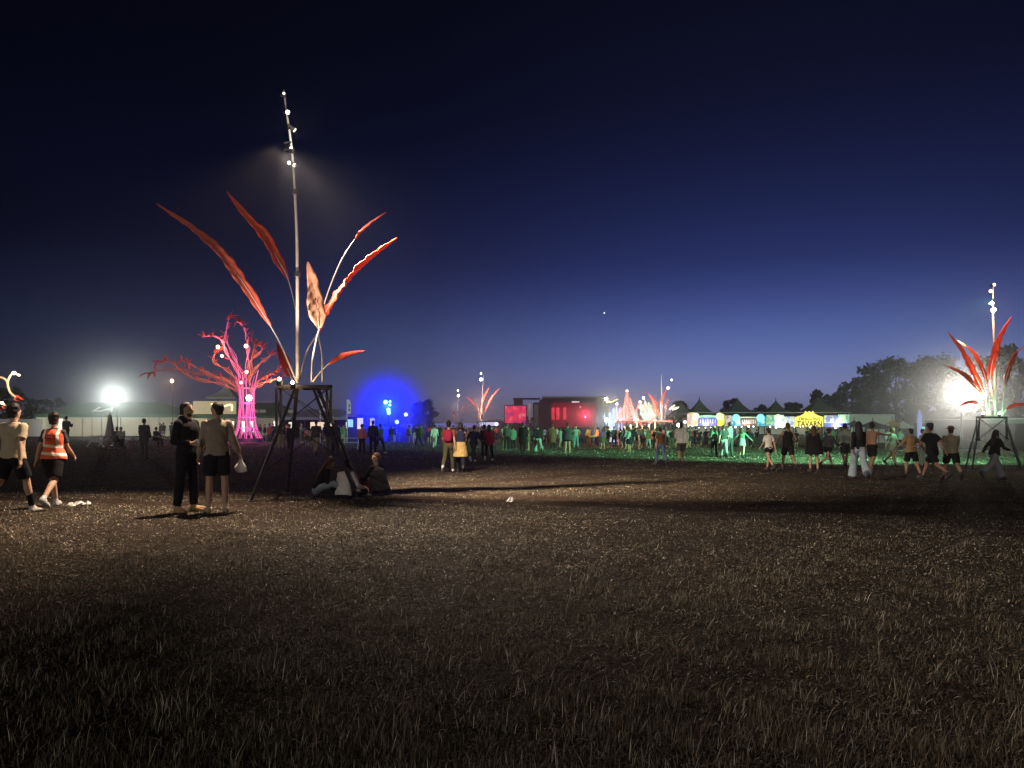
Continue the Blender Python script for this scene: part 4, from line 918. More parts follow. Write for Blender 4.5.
# ================================================================== trees
M_LEAF = [mat('foliage', (.045, .06, .028), rough=.8, noise=.4, scale=.4, trans=.15), mat('foliage_dark', (.035, .045, .024), rough=.8, noise=.4, scale=.4, trans=.15)]
M_BARK = mat('bark', (.07, .055, .04), rough=.95, noise=.3, scale=3)
def tree(label, px, d, top_y, wpx, seed, base=.28, name='broadleaf_tree', leaf=.42, n=2600, cone=False, group=None):
    g = np.random.default_rng(seed); x = X(px, d); z0 = gzf(x, d) ; H = Zp(top_y, d) - z0; Wd = wpx * d / F
    o = thing(name, label, 'tree', (x, d, z0), 0, group)
    m = MB(); m.tube(catmull([(0, 0, -.1), (.1, 0, H * .25), (-.1, .1, H * .5), (.05, 0, H * .8)], 4), [.028 * H * (1 - .9 * i / 13) + .03 for i in range(13)], n=8)
    nc = 46; cl = []
    for i in range(nc):
        a = g.uniform(0, 2 * np.pi); s = g.uniform(0, 1)
        zc = base + (1 - base) * s
        prof = (1 - s) ** .8 * 1.0 if cone else math.sin(math.pi * min(1, .12 + s * .84)) ** .6
        r = Wd / 2 * prof * math.sqrt(g.uniform(.08, 1)) * .92
        cl.append((np.array([r * np.cos(a), r * np.sin(a) * .9, zc * H * .95]), H * g.uniform(.045, .10)))
    for c, r in cl[:16]:
        s0 = Vector((0, 0, H * g.uniform(.2, .6))); m.tube([s0, s0 * .5 + Vector(c) * .5 + Vector((0, 0, -.2)), Vector(c)], [.02 * H * .5, .012 * H * .5, .02], n=5)
    m.build('trunk', M_BARK, o)
    per = n // nc; C_ = []
    for c, r in cl:
        q = g.normal(0, 1, (per, 3)); q /= np.linalg.norm(q, axis=1)[:, None]; q *= (g.random((per, 1)) ** .45) * r * np.array([1.35, 1.35, .95]); C_.append(c + q)
    C_ = np.concatenate(C_); k = len(C_)
    u = g.normal(0, 1, (k, 3)); u /= np.linalg.norm(u, axis=1)[:, None]; v = np.cross(u, g.normal(0, 1, (k, 3))); v /= np.linalg.norm(v, axis=1)[:, None]
    sz = leaf * g.uniform(.5, 1.2, (k, 1)); V = np.stack([C_ - u * sz, C_ + v * sz * .55, C_ + u * sz, C_ - v * sz * .55], 1).reshape(-1, 3)
    me = bpy.data.meshes.new('crown'); me.from_pydata(V.tolist(), [], np.arange(4 * k).reshape(-1, 4).tolist()); me.materials.append(M_LEAF[seed % 2])
    c = bpy.data.objects.new('crown', me); COL.objects.link(c); c.parent = o
    return o
tree('slim pointed conifer rising left of the dark wood', 817, 150, 390, 12, 1, base=.1, name='conifer', cone=True)
tree('low dark tree at the left end of the wood', 832, 150, 394, 34, 2, base=.1)
tree('round dark tree at the left shoulder of the wood', 852, 145, 379, 40, 3, base=.1)
tree('dark tree with a feathery pale-edged top near the wood\'s left shoulder', 870, 142, 364, 34, 4, base=.1, leaf=.5)
tree('broad dark tree in the middle of the wood', 896, 140, 358, 54, 5, base=.1, n=3600)
tree('broad dark tree right of the wood\'s middle', 924, 138, 357, 50, 6, base=.1, n=3600)
tree('dark tree behind the white floodlight', 952, 136, 363, 50, 7, base=.1, n=3200)
tree('slim dark conifer between the floodlight tree and the mast', 948, 128, 352, 10, 8, base=.1, name='conifer', cone=True)
tree('dark tree behind the right sculpture\'s mast', 984, 130, 356, 48, 9, base=.1, n=3200)
tree('tall dark tree at the right edge behind the red leaves', 1012, 120, 343, 50, 10, base=.1, n=3600)
tree('dark tree cut by the right edge', 1042, 118, 346, 56, 11, base=.1, n=3000)
tree('small round tree behind the gold leaf ornament', 679, 118, 401, 24, 12, base=.12, leaf=.35)
tree('small dark tree behind the dark lettered stall board', 733, 150, 399, 26, 13, base=.1); tree('small rounded tree left of the pale green moon stall', 762, 150, 405, 24, 14, base=.1)
tree('small dark tree left of the tavern sign', 793, 150, 403, 30, 15, base=.1)
tree('dim tree behind the fence at the left edge', 8, 140, 388, 60, 16, base=.1); tree('dim low tree between fence and marquee', 52, 150, 398, 46, 17, base=.1); tree('dark tree at the right rim of the blue glow', 424, 130, 399, 26, 18, base=.1)
# a far-off line of woods on the horizon
g = np.random.default_rng(40); k = 9000
xx = g.uniform(-900, 900, k); hh = 6 + 3.5 * np.sin(xx * .02) + 2 * np.sin(xx * .071 + 1) + 1.4 * np.sin(xx * .23)
C_ = np.stack([xx, 640 + g.uniform(-15, 15, k), -1 + hh * g.random(k) ** .6], 1); u = g.normal(0, 1, (k, 3)); u /= np.linalg.norm(u, axis=1)[:, None]; v = np.cross(u, g.normal(0, 1, (k, 3))); v /= np.linalg.norm(v, axis=1)[:, None]
V = np.stack([C_ - u * 2.2, C_ + v * 1.5, C_ + u * 2.2, C_ - v * 1.5], 1).reshape(-1, 3); me = bpy.data.meshes.new('far_wood'); me.from_pydata(V.tolist(), [], np.arange(4 * k).reshape(-1, 4).tolist()); me.materials.append(M_LEAF[1])
o = bpy.data.objects.new('far_wood', me); COL.objects.link(o); tag(o, 'far-off dark line of woods along the horizon', 'wood', kind='stuff')

# litter on the grass and the evening star
M_PAPER = mat('white_paper', (.7, .68, .64), rough=.9, noise=.1, scale=20)
def litter(px, py, w, label, seed, h=.03):
    d = gdepth(px, py); g = random.Random(seed); x = X(px, d); m = MB(); n = 9; rs_ = []
    for j, s in enumerate((1, .75, .35)):
        rs_.append([Vector((math.cos(2 * math.pi * i / n) * w * s * g.uniform(.6, 1.1), math.sin(2 * math.pi * i / n) * w * .7 * s * g.uniform(.6, 1.1), h * j * g.uniform(.5, 1.2) + .012)) for i in range(n)])
    m.rings(rs_); o = m.build('litter', M_PAPER); o.location = (x, d, G(x, d)); tag(o, label, 'litter')
litter(511, 502, .11, 'white scrap of paper lying alone on the lit grass', 1, .05)
litter(71, 507, .09, 'left scrap of torn white paper by the woman in the orange vest', 2); litter(79, 505.5, .14, 'wide scrap of torn white paper right of the vested woman\'s feet', 3); litter(88, 505, .08, 'small scrap of torn white paper farthest right of the vested woman', 4)
litter(615, 618, .012, 'tiny pale scrap in the dark foreground grass', 6, .01)
o = MB().ball(P(604.3, 313, 3000), 2.6, 8, 6).build('star', glow((.85, .92, 1), 3.0, 'star_light')); tag(o, 'small white star in the blue dusk sky', 'star')

# ================================================================== people
def remeshed(mb, name, vox, m, smooth=2, wrinkle=0., seed=0, reduce=None):
    me = mb.mesh(name, m)
    o = bpy.data.objects.new(name, me); COL.objects.link(o)
    md = o.modifiers.new('r', 'REMESH'); md.mode = 'VOXEL'; md.voxel_size = vox; md.use_smooth_shade = True
    if smooth: sm_ = o.modifiers.new('s', 'SMOOTH'); sm_.factor = .5; sm_.iterations = smooth
    dg = bpy.context.evaluated_depsgraph_get(); dg.update()
    r = bpy.data.meshes.new_from_object(o.evaluated_get(dg)); bpy.data.objects.remove(o)
    r.name = name
    n = len(r.vertices)
    if wrinkle and n:
        co = np.zeros(n * 3); r.vertices.foreach_get('co', co); co = co.reshape(-1, 3); no = np.zeros(n * 3); r.vertices.foreach_get('normal', no); no = no.reshape(-1, 3)
        x, y, z = co.T; s = seed
        f = np.sin(31 * z + 9 * x + 4 * np.sin(13 * x + s) + s) * .6 + np.sin(52 * z - 21 * y + 15 * x + 2 * s) * .35 + np.sin(19 * (x + y) + 7 * z + 3 * s) * .5
        co += no * (f * wrinkle)[:, None]; r.vertices.foreach_set('co', co.ravel()); r.update()
    if not r.materials: r.materials.append(m)
    r.polygons.foreach_set('use_smooth', [True] * len(r.polygons))
    return r
def put(name, me, parent):
    o = bpy.data.objects.new(name, me); COL.objects.link(o); o.parent = parent; return o
def cap(mb, a, b, ra, rb, n=12):
    """round-ended tapered limb"""
    a, b = Vector(a), Vector(b); d = (b - a); Ln = d.length
    d = d / Ln if Ln > 1e-6 else Vector((0, 0, 1))
    pts, rad = [], []
    for t in (-.98, -.8, -.45): pts.append(a + d * ra * t); rad.append(ra * math.sqrt(1 - t * t))
    pts.append(a); rad.append(ra); pts.append(b); rad.append(rb)
    for t in (.45, .8, .98): pts.append(b + d * rb * t); rad.append(rb * math.sqrt(1 - t * t))
    u = d.cross(Vector((0, 0, 1)))
    if u.length < .05: u = d.cross(Vector((0, 1, 0)))
    u.normalize(); w = d.cross(u)
    mb.rings([[p + (u * math.cos(2 * math.pi * j / n) + w * math.sin(2 * math.pi * j / n)) * r for j in range(n)] for p, r in zip(pts, rad)])
def loft(mb, secs, n=16, power=2.0):
    """secs: (centre, x-axis, y-axis, rx, ry)"""
    rs_ = []
    for c, ax, ay, rx, ry in secs:
        rr = []
        for j in range(n):
            a = 2 * math.pi * j / n; ca, sa = math.cos(a), math.sin(a); e = 2 / power
            rr.append(Vector(c) + ax * rx * math.copysign(abs(ca) ** e, ca) + ay * ry * math.copysign(abs(sa) ** e, sa))
        rs_.append(rr)
    mb.rings(rs_)
DEF = dict(lean=2, side=0, hipL=(3, 3), kneeL=4, hipR=(-3, 3), kneeR=4, armL=(4, 9), elbL=(14, 0), armR=(4, 9), elbR=(14, 0), yaw=0, pitch=0, twist=0, tip=0)
POSES = {
    'stand': {}, 'stand2': dict(hipL=(8, 4), kneeL=10, hipR=(-2, 4), armL=(10, 10), elbL=(25, 8), yaw=12),
    'walkL': dict(lean=4, hipL=(24, 2), kneeL=10, hipR=(-18, 2), kneeR=32, armL=(-20, 8), elbL=(18, 0), armR=(22, 8), elbR=(28, 5)),
    'walkR': dict(lean=4, hipR=(24, 2), kneeR=10, hipL=(-18, 2), kneeL=32, armR=(-20, 8), elbR=(18, 0), armL=(22, 8), elbL=(28, 5)),
    'stride': dict(lean=9, hipL=(36, 2), kneeL=14, hipR=(-30, 2), kneeR=30, armL=(-34, 10), elbL=(25, 0), armR=(34, 10), elbR=(45, 5)),
    'strideR': dict(lean=9, hipR=(36, 2), kneeR=14, hipL=(-30, 2), kneeL=30, armR=(-34, 10), elbR=(25, 0), armL=(34, 10), elbL=(45, 5)),
    'phone': dict(armR=(30, 8), elbR=(95, 25), armL=(8, 8), elbL=(20, 0), pitch=-14),
    'cross': dict(armR=(22, 12), elbR=(95, 45), armL=(22, 12), elbL=(95, 45), hipL=(4, 6), hipR=(0, 6)),
    'out': dict(lean=5, armL=(5, 42), elbL=(25, 0), armR=(5, 42), elbR=(25, 0), hipL=(14, 6), kneeL=12, hipR=(-10, 6), kneeR=20),
    'reach': dict(lean=3, armR=(80, 10), elbR=(10, 0), hipL=(16, 4), kneeL=10, hipR=(-12, 4), kneeR=18),
    'up': dict(armR=(150, 18), elbR=(30, 0), armL=(8, 10), hipL=(5, 5), hipR=(-3, 5)),
    'run': dict(lean=10, hipL=(38, 2), kneeL=55, hipR=(-22, 2), kneeR=60, armL=(-25, 14), elbL=(80, 10), armR=(35, 14), elbR=(85, 10)),
    'akimbo': dict(armL=(-10, 40), elbL=(70, 60), armR=(-10, 40), elbR=(70, 60), hipL=(2, 7), hipR=(0, 7)),
}
def rotx(v, a): return Matrix.Rotation(a, 3, 'X') @ v
class Body:
    def __init__(s, pose, fem=False, wide=1.0):
        q = dict(DEF); q.update(pose); s.q = q; s.fem = fem; s.w = wide
        ln = R(q['lean']); sd = R(q['side'])
        s.P = Vector((0, 0, q.get('ph', .94)))
        s.u = Vector((math.sin(sd), math.sin(ln) * math.cos(sd), math.cos(ln) * math.cos(sd)))
        tw = R(q['twist']); s.ax = Matrix.Rotation(-tw, 3, 'Z') @ Vector((1, 0, 0)); s.ax = (s.ax - s.u * s.ax.dot(s.u)).normalized(); s.ay = s.u.cross(s.ax)
        s.hx = Vector((1, 0, 0)); s.hy = Vector((0, 1, 0))
        sw = (.150 if fem else .172)
        s.neck0 = s.P + s.u * .50; s.neck1 = s.P + s.u * .545
        s.J = {}
        for k, sg in (('L', -1), ('R', 1)):
            f, o_ = q['hip' + k]; b = q['knee' + k]
            if b.__class__ is tuple: b, bo = b
            else: bo = 0
            hip = s.P + Vector((sg * .084, 0, -.03))
            d1 = Vector((sg * math.sin(R(o_)), math.sin(R(f)) * math.cos(R(o_)), -math.cos(R(f)) * math.cos(R(o_))))
            knee = hip + d1 * .43
            f2 = f - b; o2 = o_ * .3 + bo
            d2 = Vector((sg * math.sin(R(o2)), math.sin(R(f2)) * math.cos(R(o2)), -math.cos(R(f2)) * math.cos(R(o2))))
            ank = knee + d2 * .42
            tz = -.06 - .18 * max(0, math.sin(R(min(90, max(0, -f2 - 12)))))
            fd = Vector((sg * .16, 1, 0)).normalized()
            if -f2 > 20: fd = (fd * math.cos(R(-f2 - 10)) + Vector((0, 0, -1)) * math.sin(R(-f2 - 10))).normalized()
            if q.get('toe' + k): fd = Vector(q['toe' + k]).normalized()
            hl = ank + d2 * .055; toe = hl + fd * .17
            s.J['leg' + k] = (hip, knee, ank, hl, toe, fd)
            f, o_ = q['arm' + k]; b, inn = q['elb' + k]
            sh = s.P + s.u * .437 + s.ax * sg * sw
            d1 = s.ax * sg * math.sin(R(o_)) + (s.ay * math.sin(R(f)) - s.u * math.cos(R(f))) * math.cos(R(o_))
            el = sh + d1 * .285
            fw = s.ay * math.sin(R(f + b)) - s.u * math.cos(R(f + b))
            d2 = (s.ax * sg * math.sin(R(o_ - inn)) + fw * math.cos(R(o_ - inn))).normalized()
            wr = el + d2 * .255
            s.J['arm' + k] = (sh, el, wr, d2)
        s.hm = Matrix.Rotation(-R(q['yaw']) , 3, 'Z') @ Matrix.Rotation(R(q['pitch']), 3, 'X') @ Matrix.Rotation(R(q['tip']), 3, 'Y')
        s.head = s.neck1 + Vector((s.u.x * .6, s.u.y * .6 + .012, 0)) * .12 + Vector((0, 0, .118))
    def H(s, x, y, z): return s.head + s.hm @ Vector((x, y, z))
    def torso(s, mb, inf=0., lo=-.06, hi=.5, flare=1., top=None):
        w = s.w; f = s.fem
        inf *= .72
        pr = [(-.10, .176, .112), (-.05, .176, .116), (.03, .166 if f else .160, .108), (.14, .128 if f else .142, .095), (.22, .135 if f else .152, .098), (.32, .150 if f else .170, .112), (.39, .152 if f else .174, .108), (.43, .142 if f else .164, .096), (.46, .122 if f else .140, .082), (.485, .094, .070), (.51, .070, .062), (.535, .058, .056)]
        secs = []; cur = [p for p in pr if lo - 1e-6 <= p[0] <= hi + 1e-6]
        if cur[0][0] > lo + .005:
            a = np.interp(lo, [p[0] for p in pr], [p[1] for p in pr]); b = np.interp(lo, [p[0] for p in pr], [p[2] for p in pr]); cur = [(lo, a, b)] + cur
        for t, rx, ry in cur:
            k = 1 + (flare - 1) * max(0, (.2 - t) / (.2 - lo)) if lo < .2 else 1
            mid = s.P + s.u * t
            # blend from hip frame to shoulder frame
            al = min(1, max(0, t / .35)); ax = (s.hx * (1 - al) + s.ax * al).normalized(); ay = s.u.cross(ax).normalized()
            if t < 0: mid = s.P + Vector((0, 0, t))
            fi = inf * (1 if t < .36 else max(.25, 1 - (t - .36) * 6)); secs.append((mid + ay * (.012 * w), ax, ay, (rx * w + fi) * k, (ry * w + fi) * k))
        loft(mb, secs, 18, 2.35)
def hand(mb, wr, d, up, inward, fine, curl=35):
    d = d.normalized(); side = d.cross(up).normalized(); up = side.cross(d)
    loft(mb, [(wr, side, up, .024, .02), (wr + d * .03, side, up, .034, .017), (wr + d * .085, side, up, .041, .014)], 10, 2.6)
    if not fine:
        cap(mb, wr + d * .08, wr + d * .15 + up * -.02, .022, .014, 8); cap(mb, wr + d * .04 + side * inward * .03, wr + d * .09 + side * inward * .05, .012, .010, 8); return
    for i, ln in enumerate((.070, .080, .074, .058)):
        b = wr + d * .082 + side * (-.030 + .020 * i) * -inward; a1, a2, a3 = R(curl * .6), R(curl * 1.3), R(curl * 1.8)
        p = b; rr = .0088
        for k, (f, a) in enumerate(zip((.45, .32, .23), (a1, a2, a3))):
            e = p + (d * math.cos(a) - up * math.sin(a)) * ln * f; cap(mb, p, e, rr, rr - .0008, 8); p = e; rr -= .0008
    t0 = wr + d * .03 + side * inward * .028; t1 = t0 + (d * .75 + side * inward * .6 - up * .2).normalized() * .038; t2 = t1 + (d * .95 + side * inward * .15 - up * .3).normalized() * .028
    cap(mb, t0, t1, .0125, .0105, 8); cap(mb, t1, t2, .0105, .0085, 8)
def make_body(B, fine):
    mb = MB(); w = B.w
    B.torso(mb, -.004)
    cap(mb, B.P + Vector((-.07, -.012, -.05)), B.P + Vector((-.07, -.012, .0)), .085, .085); cap(mb, B.P + Vector((.07, -.012, -.05)), B.P + Vector((.07, -.012, .0)), .085, .085)
    cap(mb, B.neck0 - B.u * .03, B.neck1 + Vector((0, .005, .05)), .056 * (.9 if B.fem else 1.05), .05 * (.9 if B.fem else 1.05))
    for k in 'LR':
        hip, knee, ank, hl, toe, fd = B.J['leg' + k]
        cap(mb, hip, knee, .083 * w, .054); m_ = knee + (ank - knee) * .3; back = Vector((0, -.012, 0))
        cap(mb, knee, m_ + back, .053, .056 * (w * .5 + .5)); cap(mb, m_ + back, ank, .056 * (w * .5 + .5), .037); cap(mb, ank, hl, .038, .04); cap(mb, hl + Vector((0, 0, .01)), toe, .038, .028)
        sh, el, wr, d2 = B.J['arm' + k]
        cap(mb, sh, el, .050 * (w * .6 + .4) * (.85 if B.fem else 1), .038 * (.9 if B.fem else 1)); cap(mb, el, el + (wr - el) * .35, .038 * (.9 if B.fem else 1), .039 * (.88 if B.fem else 1)); cap(mb, el + (wr - el) * .35, wr, .039 * (.88 if B.fem else 1), .027)
        sg = -1 if k == 'L' else 1
        upv = (B.ax * sg * 1.0 + B.ay * .25) ; upv = (upv - d2 * upv.dot(d2)).normalized()
        # palms face the thighs, thumbs forward
        side = d2.cross(upv); inward = 1 if side.dot(B.ay + B.u * .6) > 0 else -1
        hand(mb, wr, d2, upv, inward, fine)
    # head
    I = B.hm @ Vector((1, 0, 0)); Jv = B.hm @ Vector((0, 1, 0))
    secs = [(-.115, .022, .030, .034), (-.100, .042, .050, .020), (-.075, .056, .068, .010), (-.04, .066, .082, .004), (0, .072, .092, .0), (.04, .075, .097, -.004), (.075, .068, .088, -.008), (.10, .05, .066, -.012), (.118, .022, .03, -.014)]
    loft(mb, [(B.H(0, yo, z), I, Jv, rx, ry) for z, rx, ry, yo in secs], 16)
    cap(mb, B.H(0, .088, .012), B.H(0, .108, -.024), .009, .014, 8); cap(mb, B.H(-.012, .094, -.028), B.H(.012, .094, -.028), .009, .009, 8)          # nose
    cap(mb, B.H(-.04, .078, .024), B.H(.04, .078, .024), .014, .014, 8)                                  # brow
    cap(mb, B.H(-.018, .079, -.058), B.H(.018, .079, -.058), .0085, .0085, 8); cap(mb, B.H(0, .074, -.095), B.H(0, .076, -.092), .018, .018, 8)      # lips, chin
    for sg in (-1, 1):
        loft(mb, [(B.H(sg * .068, -.004, 0), B.hm @ Vector((0, .3, 1)).normalized(), Jv, .028, .016), (B.H(sg * .082, -.014, 0), B.hm @ Vector((0, .3, 1)).normalized(), Jv, .032, .018)], 10)
    return mb
def make_eyes(B):
    mb = MB()
    for sg in (-1, 1): mb.ball(B.H(sg * .031, .080, .004), .0125, 8, 6)
    return mb
def make_top(B, sleeve, lo, inf, flare=1.0, vneck=False):
    mb = MB(); B.torso(mb, inf, lo, .51, flare)
    for k in 'LR':
        sh, el, wr, d2 = B.J['arm' + k]
        if sleeve == 'none': continue
        a = (.058 * (B.w * .6 + .4)) * (.88 if B.fem else 1) + inf * .42
        ins = sh - B.ax * (-1 if k == 'L' else 1) * .03
        if sleeve == 'short': e = sh + (el - sh) * .72; cap(mb, ins, sh, a * .9, a); mb.tube([sh, sh + (el - sh) * .4, e], [a, a, a * 1.02], n=14)
        else:
            cap(mb, ins, sh, a * .9, a); cap(mb, sh, el, a, a * .86); e = el + (wr - el) * .93; cap(mb, el, el + (wr - el) * .5, a * .86, a * .82); mb.tube([el + (wr - el) * .5, e], [a * .82, a * .62], n=14)
    return mb
def make_legs(B, kind, inf=.018):
    mb = MB(); w = B.w
    B.torso(mb, inf * .8, -.10, .10)
    for k in 'LR':
        hip, knee, ank, hl, toe, fd = B.J['leg' + k]; a = .086 * w + inf; hu = hip + Vector((0, -.010, -.045))
        cap(mb, hu, hip + (knee - hip) * .25, a * 1.0, a * .98)
        if kind in ('shorts', 'hot'):
            e = hip + (knee - hip) * (.86 if kind == 'shorts' else .42); mb.tube([hip, hip + (knee - hip) * .3, e], [a, a, a * (.93 if kind == 'shorts' else .98)], n=14)
        elif kind == 'wide':
            cap(mb, hip, knee, a, .10); mb.tube([knee + Vector((0, 0, .03)), knee + (ank - knee) * .5, ank + (ank - knee) * .06], [.10, .115, .135], n=14); cap(mb, knee, knee + (ank - knee) * .05, .10, .10)
        else:
            cap(mb, hip, knee, a, .054 + inf * 1.1); cap(mb, knee, knee + (ank - knee) * .45, .054 + inf * 1.1, .054 + inf); mb.tube([knee + (ank - knee) * .45, ank], [.054 + inf, .046 + inf], n=14)
    return mb
def make_skirt(B, ln, r0=.165, r1=.26, top=.12):
    mb = MB(); kL, kR = B.J['legL'][1], B.J['legR'][1]; mid = (kL + kR) * .5; secs = []
    for i in range(6):
        s = i / 5; c = B.P + Vector((0, 0, top)) * (1 - s) + (mid - B.P) * s * (ln / .43) * .5; c.z = B.P.z + top - (top + ln) * s
        rr = r0 + (r1 - r0) * s; secs.append((c, B.hx, B.hy, rr * B.w, (rr * .82 + .02 * s) * B.w))
    loft(mb, secs, 18); return mb
def make_shoes(B, k, h=.045):
    mb = MB(); hip, knee, ank, hl, toe, fd = B.J['leg' + k]; up = (Vector((0, 0, 1)) - fd * fd.z).normalized(); sd = fd.cross(up)
    c0 = hl - up * .012
    loft(mb, [(c0 - fd * .055, sd, up, .026, .036), (c0 - fd * .03, sd, up, .042, .052), (c0 + fd * .03, sd, up, .045, .054), (c0 + fd * .10 - up * .008, sd, up, .05, .040), (c0 + fd * .17 - up * .014, sd, up, .046, .028), (c0 + fd * .215 - up * .018, sd, up, .022, .018)], 14, 2.6)
    cap(mb, ank, hl, .046, .045); return mb
def make_hair(B, kind):
    mb = MB(); I = B.hm @ Vector((1, 0, 0)); J = B.hm @ Vector((0, 1, 0))
    g_ = .0 if kind == 'crop' else .010
    loft(mb, [(B.H(0, -.060, -.085), I, J, .048, .026), (B.H(0, -.056, -.06), I, J, .066, .042), (B.H(0, -.048, -.03), I, J, .068, .054), (B.H(0, -.038, -.005), I, J, .072 + g_, .066 + g_), (B.H(0, -.028, .03), I, J, .079 + g_, .082 + g_), (B.H(0, -.018, .065), I, J, .077 + g_, .090 + g_), (B.H(0, -.014, .095), I, J, .064 + g_, .078 + g_), (B.H(0, -.014, .118 + g_), I, J, .042, .052), (B.H(0, -.014, .130 + g_), I, J, .015, .018)], 16)
    if kind == 'bushy':
        g = random.Random(3)
        for i in range(26):
            a, b = g.uniform(0, 6.28), g.uniform(-.15, 1.4); v = Vector((math.cos(a) * math.cos(b), math.sin(a) * math.cos(b), math.sin(b)))
            if v.y > .62 and v.z < .55: continue
            mb.ball(B.H(v.x * .085, -.02 + v.y * .085, .035 + v.z * .095), g.uniform(.024, .038), 8, 6)
    if kind in ('long', 'verylong', 'bob'):
        dn = {'bob': .12, 'long': .30, 'verylong': .46}[kind]; back = -B.ay; secs = []
        p0 = B.H(0, -.045, .03)
        for i in range(6):
            s = i / 5; c = p0 + (B.ay * -.03 * math.sin(s * 2.2)) + (-B.u * s * dn) + Vector((0, -.015, 0)) ; rx = (.082, .09, .098, .10, .09, .05)[i]; ry = (.07, .06, .05, .042, .035, .02)[i]
            secs.append((c, B.ax, B.ay, rx, ry))
        loft(mb, secs, 14)
        for sg in (-1, 1): cap(mb, B.H(sg * .072, .0, .04), B.H(sg * .085, .0, -.09) if dn < .2 else B.H(sg * .085, -.01, -.16), .022, .024)
    if kind == 'bun': mb.ball(B.H(0, -.07, .12), .045, 10, 8)
    if kind == 'tail': cap(mb, B.H(0, -.11, .06), B.H(0, -.15, -.10), .032, .018)
    return mb
def make_hat(B, kind):
    mb = MB(); I = B.hm @ Vector((1, 0, 0)); J = B.hm @ Vector((0, 1, 0))
    loft(mb, [(B.H(0, -.012, .055), I, J, .092, .112), (B.H(0, -.012, .10), I, J, .088, .106), (B.H(0, -.012, .135), I, J, .075, .09), (B.H(0, -.012, .15), I, J, .04, .05)], 16)
    if kind == 'brim': loft(mb, [(B.H(0, -.012, .045), I, J, .155, .175), (B.H(0, -.012, .062), I, J, .13, .15), (B.H(0, -.012, .07), I, J, .09, .11)], 20)
    else: loft(mb, [(B.H(0, .09, .05), I, J, .07, .09), (B.H(0, .09, .064), I, J, .07, .085)], 14)
    return mb
SK = mat('skin', (.42, .26, .18), rough=.6, noise=.1, scale=10); SK2 = mat('tanned_skin', (.30, .17, .11), rough=.6, noise=.1, scale=10)
HA = mat('dark_hair', (.018, .014, .012), rough=.6, noise=.4, scale=30, bump_=.5); HB = mat('brown_hair', (.06, .035, .02), rough=.6, noise=.4, scale=30, bump_=.5); HR = mat('auburn_hair', (.09, .036, .02), rough=.55, noise=.4, scale=30, bump_=.5)
EYE = mat('eye', (.05, .04, .04), rough=.2, noise=0)
_cl = {}
def C(name, c):
    if name not in _cl: _cl[name] = cloth(name, c)
    return _cl[name]
def col(k):
    T = {'black': (.012, .012, .014), 'navy': (.02, .025, .06), 'beige': (.40, .33, .22), 'taupe': (.27, .22, .17), 'white': (.62, .60, .56), 'grey': (.22, .22, .23), 'pale': (.42, .44, .42), 'darkgrey': (.05, .05, .055),
         'jeans': (.07, .11, .20), 'lightjeans': (.26, .32, .38), 'red': (.40, .05, .05), 'crimson': (.30, .02, .06), 'olive': (.07, .07, .035), 'tan': (.36, .24, .11), 'yellow': (.42, .30, .12), 'orange': (.75, .22, .06),
         'green': (.09, .15, .11), 'mint': (.20, .26, .22), 'pink': (.5, .16, .2), 'brown': (.12, .06, .035), 'purple': (.14, .06, .18), 'teal': (.08, .25, .26), 'khaki': (.26, .22, .14), 'rust': (.22, .07, .05), 'hivis': (.85, .16, .06)}
    return C(k + '_cloth', T[k])
